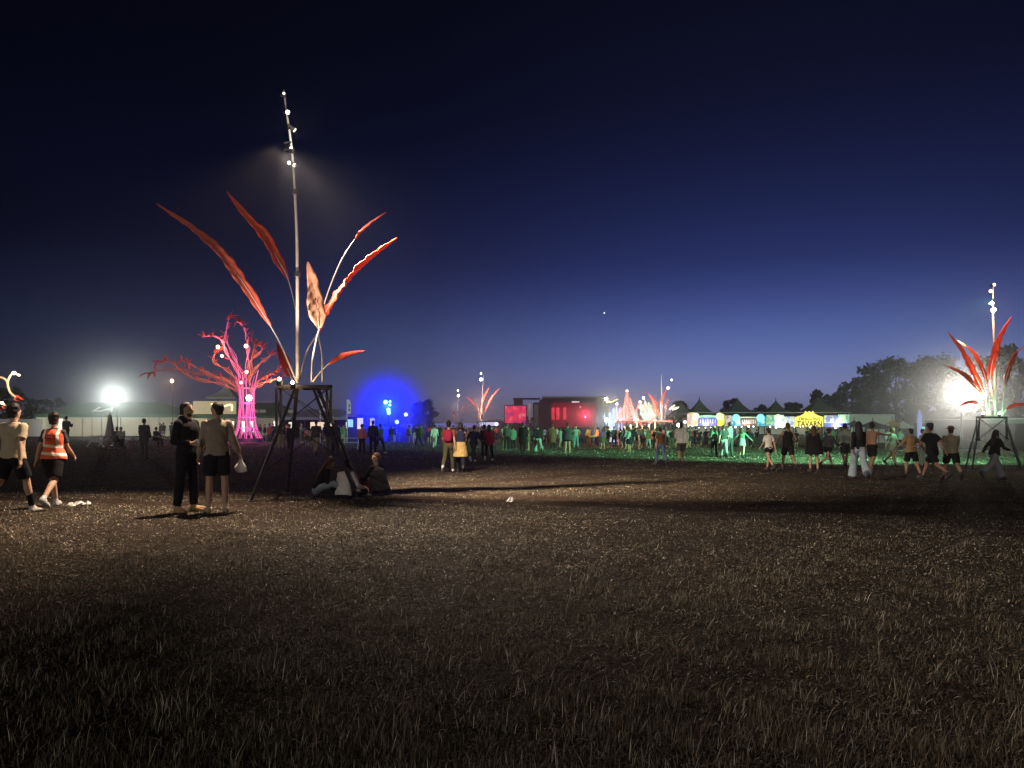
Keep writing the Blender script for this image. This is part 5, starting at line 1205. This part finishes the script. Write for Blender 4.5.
def person(label, px, fy, ty, yaw, pose, top=('short', 'beige'), bottom=('shorts', 'black'), hair=('short', 'a'), fem=False, wide=1.0, vox=.014, fine=False, hat=None, shoes='darkgrey', skin=None, cape=None, skirt=None, lo=-.07, inf=.014, group=None, dh=None, depth=None, extra=None, seated=False, socks=None, name='person'):
    d = depth or gdepth(px, fy); x = X(px, d)
    q = dict(POSES[pose]) if isinstance(pose, str) else dict(pose)
    if extra: q.update(extra)
    B = Body(q, fem, wide)
    htrue = (fy - ty) * d / F
    s = (htrue / 1.74) if not seated else seated
    s = max(.82, min(1.16, s))
    rt = thing(name, label, 'person', (x, d, 0), -R(yaw), group)
    sk = skin or SK
    seed = px * .37
    me = remeshed(make_body(B, fine), 'body', vox * (.62 if fine else 1), sk, 2)
    zmin = min(v.co.z for v in me.vertices)
    parts = [('body', me)]
    if fine: parts.append(('eyes', make_eyes(B).mesh('eyes', EYE, True)))
    if top: parts.append((('jacket' if inf > .025 else 'shirt'), remeshed(make_top(B, top[0], lo, inf, top[2] if len(top) > 2 else 1.0), 'shirt', vox * .9, col(top[1]), 3, .0035, seed)))
    if bottom:
        parts.append(({'shorts': 'shorts', 'hot': 'shorts', 'wide': 'trousers', 'trousers': 'trousers'}[bottom[0]], remeshed(make_legs(B, bottom[0]), 'trousers', vox * .9, col(bottom[1]), 3, .002, seed + 2)))
    if skirt: parts.append(('skirt', remeshed(make_skirt(B, *skirt[1:]), 'skirt', vox, col(skirt[0]), 3, .004, seed + 1)))
    if hair: parts.append(('hair', remeshed(make_hair(B, hair[0]), 'hair', vox * .8, {'a': HA, 'b': HB, 'r': HR}[hair[1]], 1, .002, seed)))
    if hat: parts.append(('hat', remeshed(make_hat(B, hat[0]), 'hat', vox * .7, col(hat[1]), 1)))
    if cape:
        mb = MB(); ln = cape[1]; r1 = cape[2]; secs = []
        for i in range(7):
            t = i / 6; c = (B.P + B.u * .47) * (1 - t) + (Vector((B.P.x, B.P.y + B.q.get('capey', -.02), B.P.z + .47 - ln))) * t; rr = (.10, .20, .225, .235, .25, .27, .29)[i] * (1 if i < 2 else r1)
            secs.append((c, B.ax, B.ay, rr, rr * .8))
        loft(mb, secs, 18); parts.append(('cape', remeshed(mb, 'cape', vox, col(cape[0]), 3, .006, seed)))
    if shoes:
        for k in 'LR':
            parts.append(('shoe', remeshed(make_shoes(B, k), 'shoe', vox * .7, col(shoes), 1)))
            if socks:
                m = MB(); hip, knee, ank, hl, toe, fd = B.J['leg' + k]; cap(m, ank + (knee - ank) * .45, ank, .058, .046); parts.append(('sock', remeshed(m, 'sock', vox * .8, col(socks), 1)))
    for nm, m in parts:
        zmin = min(zmin, min((v.co.z for v in m.vertices), default=9)) if nm in ('body', 'shoe') else zmin
    for nm, m in parts:
        c = put(nm, m, rt)
    rt.scale = (s, s, s); rt.location.z = G(x, d) - zmin * s - .004
    rt['_'] = 0; del rt['_']
    return rt, B, s
def wp(rt, v):
    return Vector(rt.location) + rt.rotation_euler.to_matrix() @ (Vector(v) * rt.scale.x)

# ---- the near figures
a1, B1, s1_ = person('person in beige T-shirt, black shorts and dark socks walking away at the left edge', 12, 514, 404, 8, 'walkR', ('short', 'beige'), ('shorts', 'black'), ('bushy', 'a'), wide=1.08, fine=True, vox=.011, shoes='white', socks='black', inf=.022)
a2, B2, s2_ = person('person in orange reflective vest and black shorts walking away', 53, 508, 413, -4, 'walkL', ('short', 'darkgrey'), ('shorts', 'black'), ('bushy', 'a'), fem=True, wide=1.10, fine=True, vox=.011, shoes='pale')
# the vest: orange cloth with reflective bands, its own pattern
vm = bpy.data.materials.new('reflective_vest'); vm.use_nodes = True; t4 = vm.node_tree; b4 = t4.nodes['Principled BSDF']; b4.inputs['Roughness'].default_value = .6
tc4 = t4.nodes.new('ShaderNodeTexCoord'); sp4 = t4.nodes.new('ShaderNodeSeparateXYZ'); t4.links.new(tc4.outputs['Object'], sp4.inputs[0])
def m4(op, a, b_=None):
    n = t4.nodes.new('ShaderNodeMath'); n.operation = op
    for i, v in enumerate((a, b_)):
        if v is None: continue
        if isinstance(v, (int, float)): n.inputs[i].default_value = v
        else: t4.links.new(v, n.inputs[i])
    return n.outputs[0]
def band(v, c, hw): return m4('LESS_THAN', m4('ABSOLUTE', m4('SUBTRACT', v, c)), hw)
slope = m4('ADD', sp4.outputs['Z'], m4('MULTIPLY', sp4.outputs['X'], .10))
bands = m4('MAXIMUM', m4('MAXIMUM', band(slope, B2.P.z + .185, .026), band(slope, B2.P.z + .045, .026)), m4('MULTIPLY', band(m4('ABSOLUTE', sp4.outputs['X']), .118, .024), m4('GREATER_THAN', slope, B2.P.z + .17)))
mx4 = t4.nodes.new('ShaderNodeMix'); mx4.data_type = 'RGBA'; t4.links.new(bands, mx4.inputs['Factor']); mx4.inputs['A'].default_value = (.80, .13, .05, 1); mx4.inputs['B'].default_value = (.95, .90, .80, 1)
t4.links.new(mx4.outputs['Result'], b4.inputs['Base Color'])
mbv = MB(); B2.torso(mbv, .036, -.06, .485, 1.03)
for k in 'LR': cap(mbv, B2.J['arm' + k][0] - B2.ax * (-.06 if k == 'L' else .06), B2.J['arm' + k][0] - B2.ax * (-.02 if k == 'L' else .02), .07, .065)
put('vest', remeshed(mbv, 'vest', .011, vm, 3, .004, 5), a2)
mbp = MB(); mbp.tube([Vector((.055 * math.cos(t), -.148 + .003 * math.cos(2 * t), B2.P.z + .335 + .05 * math.sin(t))) for t in np.linspace(-.2, 3.34, 14)], .009, n=6); mbp.box((0, -.152, B2.P.z + .325), (.11, .01, .016)); mbp.box((0, -.148, B2.P.z + .295), (.075, .01, .010))
put('back_print', mbp.mesh('back_print', C('print_cloth', (.09, .03, .05))), a2)
a3, B3, s3_ = person('person in black hoodie and black trousers facing right, holding a pale cup', 187, 513, 405.5, 108, dict(lean=-1, armR=(-8, 12), elbR=(88, 42), armL=(6, 9), elbL=(60, 36), hipL=(3, 5), hipR=(-3, 5), yaw=-30, pitch=-3), ('long', 'black'), ('trousers', 'black'), ('crop', 'a'), fine=True, vox=.011, shoes='tan', inf=.036, lo=-.09)
mbh = MB(); loft(mbh, [(B3.neck0 + Vector((0, -.03, -.02)), B3.ax, B3.ay, .12, .09), (B3.neck0 + Vector((0, -.035, .03)), B3.ax, B3.ay, .115, .085), (B3.neck0 + Vector((0, -.045, .07)), B3.ax, B3.ay, .09, .06)], 16); put('hood', remeshed(mbh, 'hood', .011, col('black'), 3, .004, 2), a3)
mbb = MB(); loft(mbb, [(B3.H(0, .035, -.115), B3.hm @ Vector((1, 0, 0)), B3.hm @ Vector((0, 1, 0)), .03, .035), (B3.H(0, .032, -.09), B3.hm @ Vector((1, 0, 0)), B3.hm @ Vector((0, 1, 0)), .052, .055), (B3.H(0, .025, -.06), B3.hm @ Vector((1, 0, 0)), B3.hm @ Vector((0, 1, 0)), .062, .058)], 12); put('beard', remeshed(mbb, 'beard', .009, HA, 1), a3)
mbl = MB().box(B3.P + B3.u * .37 + B3.ax * .07 + B3.ay * .165, (.05, .006, .016)); put('chest_badge', mbl.mesh('chest_badge', col('white')), a3)
wr, dd = B3.J['armR'][2], B3.J['armR'][3]
o = MB().tube([(0, 0, -.055), (0, 0, .06)], [.030, .040], n=14).build('cup', mat('frosted_cup', (.6, .6, .58), rough=.4)); o.location = wp(a3, wr + dd * .085 - B3.ax * .035 + Vector((0, 0, .02))); tag(o, 'pale plastic cup in the hand of the person in the black hoodie', 'cup')
a4, B4, s4_ = person('person in taupe jumper, black shorts and bare legs talking to the black hoodie', 217, 513, 405.5, -28, dict(lean=1, armL=(10, 10), elbL=(8, 0), armR=(-6, 15), elbR=(34, -8), hipL=(2, 4), hipR=(-2, 4), yaw=-42, pitch=2), ('long', 'taupe'), ('shorts', 'black'), ('short', 'a'), wide=1.06, fine=True, vox=.011, shoes='beige', inf=.022, lo=-.08)
wr, dd = B4.J['armR'][2], B4.J['armR'][3]; c = wp(a4, wr + dd * .09)
g = random.Random(8); rs_ = []
for z, r in ((.02, .018), (-.05, .028), (-.11, .06), (-.18, .10), (-.24, .095), (-.27, .05)): rs_.append([Vector((r * math.cos(2 * math.pi * j / 14) * g.uniform(.7, 1.25), r * .5 * math.sin(2 * math.pi * j / 14) * g.uniform(.82, 1.15), z)) for j in range(14)])
o = MB().rings(rs_).build('plastic_bag', mat('white_plastic', (.62, .60, .58), rough=.4, noise=.1, bump_=.6, scale=20, trans=.3), None, True); o.location = c; tag(o, 'crumpled white plastic bag hanging from the hand of the person in the taupe jumper', 'bag')

# ---- the three sitting on the grass
SIT = dict(ph=.13)
s_a, BA, _ = person('sitting person with long auburn hair, black top and light jeans, hunched', 317, 497, 461, 82, dict(ph=.13, lean=30, hipL=(101, 10), kneeL=18, hipR=(108, 14), kneeR=36, armL=(30, 10), elbL=(40, 10), armR=(44, 8), elbR=(34, 20), pitch=-28, yaw=-10), ('long', 'black'), ('trousers', 'lightjeans'), ('verylong', 'r'), fem=True, fine=True, vox=.011, shoes='grey', seated=.9, inf=.026)
mbq = MB(); mbq.ball(BA.H(0, -.05, .12), .05, 10, 8, sc=(1, 1, .8)); put('hair_clip', mbq.mesh('hair_clip', C('pale_clip', (.6, .5, .42)), True), s_a)
s_b, BB, _ = person('sitting person in white jacket and black trousers behind the tower leg', 344, 498, 461, 12, dict(ph=.13, lean=16, hipL=(97, 46), kneeL=(22, -84), hipR=(97, 46), kneeR=(10, -84), armL=(28, 16), elbL=(55, 20), armR=(32, 22), elbR=(48, 6), pitch=-14, yaw=14), ('long', 'white'), ('trousers', 'black'), ('bob', 'a'), fine=True, fem=True, wide=1.12, vox=.011, shoes='black', seated=.92, inf=.036)
s_c, BC, _ = person('sitting person with short reddish hair wrapped in a long dark cloak', 377, 495, 455.5, -58, dict(ph=.13, lean=3, hipL=(118, 10), kneeL=72, hipR=(104, 14), kneeR=24, armL=(34, 8), elbL=(48, 20), armR=(30, 8), elbR=(44, 20), yaw=-72, pitch=2, capey=-.1), ('long', 'black'), ('trousers', 'rust'), ('short', 'r'), fine=True, vox=.011, shoes='tan', seated=.94, cape=('black', .58, 1.0), inf=.02)
p_ = P(352, 496, gdepth(352, 496)); o = MB()
g = random.Random(5); rs_ = []
for z, r in ((0, .24), (.05, .22), (.09, .13), (.10, .03)): rs_.append([Vector((r * 1.3 * math.cos(2 * math.pi * j / 16) * g.uniform(.8, 1.15), r * .6 * math.sin(2 * math.pi * j / 16) * g.uniform(.8, 1.15), z * g.uniform(.7, 1.2) + .01)) for j in range(16)])
o.rings(rs_); o = o.build('jumper', col('white'), None, True); o.location = (p_.x + .12, p_.y - .05, G(p_.x, p_.y)); tag(o, 'white jumper lying crumpled on the grass before the cloaked sitter', 'jumper')

# ---- figures across the field: (label, x, feet, head top, facing, pose, options)
V2 = .016
GR = 'festival goers walking across the field'
FIELD = [
 ('standing person in dark jacket, seen from behind, in front of the long pale marquee', 144, 458, 419.5, 0, 'stand2', dict(top=('long', 'darkgrey'), bottom=('trousers', 'darkgrey'), inf=.036, wide=1.15)),
 ('person in dark clothes at the bright counter opening of the marquee', 66, 447, 416, 5, 'phone', dict(top=('long', 'darkgrey'), bottom=('trousers', 'black'), inf=.03)),
 ('person with brick-red backpack and olive trousers walking beside the yellow skirt', 448.5, 472, 420.5, 5, 'walkR', dict(top=('short', 'rust'), bottom=('trousers', 'olive'), hair=('bun', 'a'), shoes='white')),
 ('person in navy striped top and yellow wrap skirt walking away', 460.5, 472, 422.5, -3, 'walkL', dict(top=('none', 'navy'), bottom=('trousers', 'black'), skirt=('yellow', .40, .165, .25), hair=('bob', 'a'), fem=True, wide=1.1)),
 ('person in navy jacket and white trainers walking just right of the yellow skirt', 473.5, 462, 423, 20, 'stride', dict(top=('long', 'navy'), bottom=('trousers', 'darkgrey'), shoes='white', inf=.036)),
 ('person in crimson jacket and black trousers walking away', 489, 461, 424.5, 8, 'walkR', dict(top=('long', 'crimson'), bottom=('trousers', 'black'), shoes='white', inf=.036, hair=('long', 'a'), lo=-.2)),
 ('person in black jacket walking left of the crimson jacket', 484.5, 459, 425.5, 8, 'stand2', dict(top=('long', 'black'), bottom=('trousers', 'black'), inf=.03)),
 ('person in dark grey jacket with an arm round a shorter friend', 507, 450.5, 424, 0, 'stand2', dict(top=('long', 'darkgrey'), bottom=('trousers', 'black'), inf=.034)),
 ('person in dark green coat, shorter of the embracing pair', 513, 450, 426.5, -10, 'stand', dict(top=('long', 'green'), bottom=('trousers', 'black'), inf=.03, lo=-.25)),
 ('person in long black coat standing before the pink screen', 523, 453.5, 423, 10, 'stand', dict(top=('long', 'black', 1.2), bottom=('trousers', 'black'), inf=.035, lo=-.42)),
 ('person in black jacket and very wide pale trousers', 538, 452.5, 423.5, -8, 'stride', dict(top=('long', 'black'), bottom=('wide', 'mint'), inf=.04, wide=1.1)),
 ('person in long dark coat tapering at the hem, right of the wide trousers', 553, 449.5, 425, 4, 'stand', dict(top=('long', 'brown', 1.1), bottom=('trousers', 'black'), lo=-.5, inf=.03)),
 ('person in pale green top stooping between two dark coats', 560, 448.5, 428, 40, 'reach', dict(top=('short', 'mint'), bottom=('shorts', 'grey'), fem=True)),
 ('person in bulky dark jacket with bare pale legs', 567.5, 455.5, 423.5, 0, 'stand', dict(top=('long', 'darkgrey', 1.15), bottom=('hot', 'black'), inf=.05, lo=-.16, wide=1.1)),
 ('person in mint T-shirt and dark trousers beside the bulky jacket', 576, 448, 426, 190, 'akimbo', dict(top=('short', 'mint'), bottom=('trousers', 'teal'), wide=1.12)),
 ('person in yellow-brown coat left of the orange jacket', 588.5, 446, 427, -20, 'phone', dict(top=('long', 'tan'), bottom=('trousers', 'brown'), inf=.03)),
 ('person in bright orange work jacket by the stage', 597, 446.5, 427.5, -60, 'phone', dict(top=('long', 'hivis'), bottom=('trousers', 'black'), inf=.035)),
 ('person in red clothes facing the fairground lights', 620, 446, 428, 0, 'akimbo', dict(top=('long', 'red'), bottom=('trousers', 'pink'))),
 ('person in pale green dress before the glowing pink spire', 629.5, 448.5, 427.5, 200, 'stand2', dict(top=('short', 'mint'), bottom=None, skirt=('mint', .38, .15, .2), fem=True)),
 ('person in pale green top and shorts under the mint flower lamp', 644.5, 449, 428.5, 170, 'walkL', dict(top=('short', 'mint'), bottom=('shorts', 'olive'))),
 ('person in dark top and blue jeans walking left of the grey hoodie', 660.5, 465.5, 427, -8, 'walkL', dict(top=('short', 'brown'), bottom=('trousers', 'jeans'), hair=('tail', 'a'), fem=True)),
 ('person in pale grey hoodie and dark shorts walking away', 681, 464.5, 422.5, 6, 'walkR', dict(top=('long', 'pale'), bottom=('shorts', 'darkgrey'), inf=.045, hair=('bun', 'a'))),
 ('person in dark vest with pale green sleeves, left of a standing pair', 714.5, 457, 427, -30, 'stand2', dict(top=('long', 'green'), bottom=('trousers', 'black'), inf=.034, hat=('cap', 'tan'))),
 ('person in dark top and pale green trousers, middle of three', 724, 457.5, 424.5, 12, 'walkL', dict(top=('short', 'darkgrey'), bottom=('trousers', 'grey'))),
 ('tall person in greenish shirt, rightmost of three', 730, 456.5, 423, -40, 'stand2', dict(top=('long', 'grey'), bottom=('trousers', 'darkgrey'))),
 ('person with loose top and short skirt, one arm held out, alone on the green grass', 742, 457.5, 427.5, 30, 'out', dict(top=('long', 'green'), bottom=None, skirt=('grey', .30, .16, .22), fem=True, hair=('long', 'b'))),
 ('person in white top and black shorts striding left of the black tank top', 769, 471, 428, -14, 'walkR', dict(top=('short', 'white'), bottom=('hot', 'black'), hair=('tail', 'a'), fem=True)),
 ('person in black tank top and black shorts with elbows out', 788, 470.5, 423, 0, 'walkL', dict(top=('none', 'black'), bottom=('shorts', 'black'), extra=dict(armL=(6, 32), elbL=(60, 30), armR=(6, 32), elbR=(60, 30)), wide=1.04)),
 ('person in wide black cape with very long brown hair', 814, 472, 426.5, 4, 'stand2', dict(top=('long', 'black'), bottom=('hot', 'black'), hair=('verylong', 'b'), cape=('black', .78, 1.22), fem=True, wide=1.1)),
 ('person in dark top with pale bare legs stepping right behind the cape', 828, 468.5, 426.5, 60, 'stride', dict(top=('long', 'darkgrey'), bottom=('hot', 'black'), hat=('cap', 'navy'))),
 ('person in pale green T-shirt and dark shorts, one leg forward', 845, 467.5, 423.5, 14, 'walkR', dict(top=('short', 'mint'), bottom=('shorts', 'darkgrey'))),
 ('person with waist-long black hair, black top and light flared jeans', 859, 479, 421, 10, 'walkL', dict(top=('long', 'black'), bottom=('wide', 'lightjeans'), hair=('verylong', 'a'), fem=True)),
 ('bare-chested person in black shorts pointing to the right', 872, 473.5, 423.5, 62, 'reach', dict(top=None, bottom=('shorts', 'black'), skin=SK2)),
 ('person in pale green dress running in the green light', 892, 466, 427.5, 160, 'walkR', dict(top=('short', 'mint'), bottom=None, skirt=('mint', .30, .16, .24), fem=True, hair=('bob', 'b'))),
 ('person in tan T-shirt and black shorts with both arms swung out', 911.5, 478, 429, -6, 'out', dict(top=('short', 'tan'), bottom=('shorts', 'black'), inf=.026, wide=1.06)),
 ('person in pale green hoodie half hidden behind the tan T-shirt', 922.5, 466.5, 430, 150, 'stand', dict(top=('long', 'mint'), bottom=('trousers', 'mint'), inf=.03)),
 ('person in black shirt, black shorts and round bucket hat striding', 932.5, 481, 421, -20, 'strideR', dict(top=('short', 'black'), bottom=('shorts', 'black'), hat=('bucket', 'darkgrey'), wide=1.06, inf=.026)),
 ('person in brown shirt, black shorts and wide-brimmed hat striding', 951.5, 480.5, 424, 16, 'stride', dict(top=('short', 'khaki'), bottom=('shorts', 'black'), hat=('brim', 'brown'), wide=1.08, inf=.03)),
 ('person with long dark hair and wide grey trousers striding right before the sculpture tower', 994, 479, 427.5, 78, 'stride', dict(top=('long', 'black'), bottom=('wide', 'grey'), hair=('verylong', 'a'), fem=True, inf=.03)),
 ('child in pinkish red top behind the tower', 307, 447, 428, -10, 'stand', dict(top=('long', 'pink'), bottom=('shorts', 'darkgrey'))),
 ('person in black top and beige trousers walking away behind the sitters', 316, 456, 419.5, 0, 'walkL', dict(top=('short', 'darkgrey'), bottom=('trousers', 'khaki'), inf=.03)),
 ('person in dark coat seen through the tower just left of its right leg', 329, 454, 421.5, 10, 'stand2', dict(top=('long', 'black'), bottom=('trousers', 'olive'), inf=.035)),
 ('person in dark jacket hidden behind the right tower leg', 335.5, 453.5, 422, -20, 'stand', dict(top=('long', 'darkgrey'), bottom=('trousers', 'black'), inf=.035)),
 ('person in black standing between the two left tower legs', 289.5, 450, 424.5, 20, 'stand', dict(top=('long', 'black'), bottom=('trousers', 'black'), inf=.03)),
 ('person in dark hoodie left of the tower by the pink tree', 281, 449.5, 421.5, -10, 'stand2', dict(top=('long', 'darkgrey'), bottom=('trousers', 'khaki'), inf=.03)),
 ('person in mauve jacket and dark trousers by the warm booth', 362, 454.5, 424.5, 0, 'stand2', dict(top=('long', 'pink'), bottom=('trousers', 'black'), inf=.035)),
 ('person in black jacket, taller neighbour of the mauve jacket', 373, 455, 421, -5, 'stand', dict(top=('long', 'navy'), bottom=('trousers', 'black'), inf=.035)),
 ('person in grey-blue top stepping right of the black jacket', 380, 453.5, 423.5, 30, 'walkR', dict(top=('short', 'teal'), bottom=('trousers', 'darkgrey'), shoes='white')),
 ('person in pale cyan shirt under the blue glow', 386, 441.5, 424.5, 0, 'stand', dict(top=('short', 'mint'), bottom=('trousers', 'teal'))),
 ('person in light teal jacket right of the pale cyan shirt', 391.5, 441, 424, 30, 'akimbo', dict(top=('long', 'pale'), bottom=('trousers', 'black'), wide=1.15)),
 ('person in whitish clothes walking in the bluish dark', 434.5, 449, 424.5, 0, 'walkL', dict(top=('long', 'white'), bottom=('trousers', 'pale'))),
 ('dark person with outstretched arm at the edge of the blue glow', 418.5, 447, 425, -60, 'reach', dict(top=('long', 'black'), bottom=('trousers', 'black'))),
]
for i, (lab, px, fy, ty, yaw, pose, kw) in enumerate(FIELD):
    kw.setdefault('vox', V2 if fy > 462 else .022); kw.setdefault('hair', (('short', 'crop', 'short')[i % 3], 'ab'[i % 2])); kw.setdefault('skin', SK if i % 3 else SK2)
    person(lab, px, fy, ty, yaw, pose, group=GR, **kw)
# brick-red backpack on the walker's back
def backpack(rt, B, c, label):
    mb = MB(); b0 = B.P + B.u * .1 - B.ay * .17; loft(mb, [(b0 + B.u * t, B.ax, B.ay, rx, ry) for t, rx, ry in ((-.02, .08, .05), (.02, .14, .085), (.18, .15, .095), (.32, .13, .08), (.38, .07, .05))], 14, 3)
    for sg in (-1, 1): mb.tube([b0 + B.u * .34 + B.ax * sg * .08, b0 + B.u * .38 + B.ax * sg * .09 + B.ay * .12, b0 + B.u * .3 + B.ax * sg * .1 + B.ay * .28], .018, n=6)
    o = mb.build('backpack', c, None, True); o.location = rt.location; o.rotation_euler = rt.rotation_euler; o.scale = rt.scale; tag(o, label, 'backpack')
wk = next(o for o in bpy.data.objects if o.get('label', '').startswith('person with brick-red backpack'))
q_ = dict(POSES['walkR']); backpack(wk, Body(q_), col('crimson'), 'brick-red backpack worn by the walker beside the yellow skirt')

# ---- people seated at the picnic tables
SITP = dict(ph=.50, lean=10, hipL=(86, 8), kneeL=84, hipR=(86, 8), kneeR=84, armL=(40, 10), elbL=(50, 20), armR=(40, 10), elbR=(50, 20))
for lab, px, fy, yaw, tp in (('person sitting at the dark table right of the folded parasol', 116, 448.3, 10, 'darkgrey'), ('person in grey sitting upright at the middle of the dark table', 121.5, 449, 175, 'grey'), ('person bent over the table behind the standing dark jacket', 155, 447.2, 20, 'black')):
    rt, B, s_ = person(lab, px, fy, fy - 22, yaw, SITP, ('long', tp), ('trousers', 'black'), ('short', 'a'), vox=.02, seated=1.0, inf=.03)

# ---- the distant crowd: copies of a few figures
PROTO = []
base_mats = [SK, col('darkgrey'), col('black'), HA]
for i, (pose, tp, bt, hr, fem) in enumerate((('stand', 'long', 'trousers', 'short', 0), ('stand2', 'short', 'shorts', 'crop', 0), ('walkL', 'long', 'trousers', 'long', 1), ('phone', 'short', 'trousers', 'bushy', 0), ('walkR', 'none', 'hot', 'tail', 1), ('up', 'short', 'trousers', 'short', 0), ('akimbo', 'long', 'wide', 'bob', 1), ('cross', 'long', 'trousers', 'crop', 0), ('stand2', 'long', None, 'long', 1))):
    B = Body(POSES[pose], bool(fem), 1.05); P_ = [remeshed(make_body(B, False), 'body', .034, SK, 1), remeshed(make_top(B, tp, -.08, .028), 'top', .034, SK, 1)]
    P_.append(remeshed(make_legs(B, bt), 'legs', .034, SK, 1) if bt else remeshed(make_skirt(B, .4), 'legs', .034, SK, 1)); P_.append(remeshed(make_hair(B, hr), 'hair', .03, SK, 1))
    m = MB()
    for j, me in enumerate(P_): m.add([v.co for v in me.vertices], [tuple(p.vertices) for p in me.polygons], j)
    zm = min(v[2] for v in m.v); m.v = [(x, y, z - zm) for x, y, z in m.v]
    PROTO.append(m.mesh('person', base_mats, True))
g = random.Random(21)
TOPS = ['black', 'darkgrey', 'navy', 'grey', 'black', 'brown', 'green', 'purple', 'black', 'darkgrey', 'darkgrey', 'olive', 'pale', 'red']
BOTS = ['black', 'darkgrey', 'navy', 'black', 'darkgrey', 'grey', 'olive']
def crowd(n, x0, x1, d0, d1, label, group, tops=TOPS, yaws=(-40, 40)):
    k = 0; tries = 0; pts = []
    while k < n and tries < 5000:
        tries += 1; d = d0 + (d1 - d0) * g.random(); px = g.uniform(x0, x1); x = X(px, d)
        if any(abs(x - a) < .45 and abs(d - b) < .5 for a, b in pts): continue
        pts.append((x, d)); o = bpy.data.objects.new('person', g.choice(PROTO)); COL.objects.link(o); s = g.uniform(.92, 1.07)
        o.location = (x, d, G(x, d)); o.rotation_euler = (0, 0, R(g.uniform(*yaws))); o.scale = (s,) * 3
        for j, m in enumerate((g.choice([SK, SK2]), col(g.choice(tops)), col(g.choice(BOTS)), g.choice([HA, HA, HB, HR]))): o.material_slots[j].link = 'OBJECT'; o.material_slots[j].material = m
        tag(o, label, 'person', group); k += 1
crowd(70, 400, 610, 66, 120, 'distant person in the dense crowd facing the stage', 'dense crowd before the stage')
crowd(26, 345, 470, 62, 110, 'distant bluish person in the crowd beside the blue glow', 'crowd beside the blue glow')
crowd(36, 600, 690, 55, 68, 'distant person in the crowd before the fairground lights', 'crowd before the fairground lights')
crowd(62, 686, 850, 62, 84, 'distant person in the queue before the glowing stalls', 'people before the stalls')
crowd(14, 850, 960, 55, 78, 'distant person before the tents at the right', 'people before the right tents', yaws=(-120, 120))
crowd(26, 200, 345, 60, 86, 'distant person before the left food tents', 'people before the left tents', yaws=(-120, 120))
crowd(6, 158, 182, 78, 92, 'distant person by the end of the pale marquee', 'people by the marquee end', yaws=(-120, 120))
crowd(9, 480, 720, 48, 58, 'distant person strolling on the far edge of the green-lit grass', 'strollers on the far grass', yaws=(-120, 120))
for o in bpy.data.objects:
    if o.type == 'LIGHT' and o.name.startswith('sun'): continue
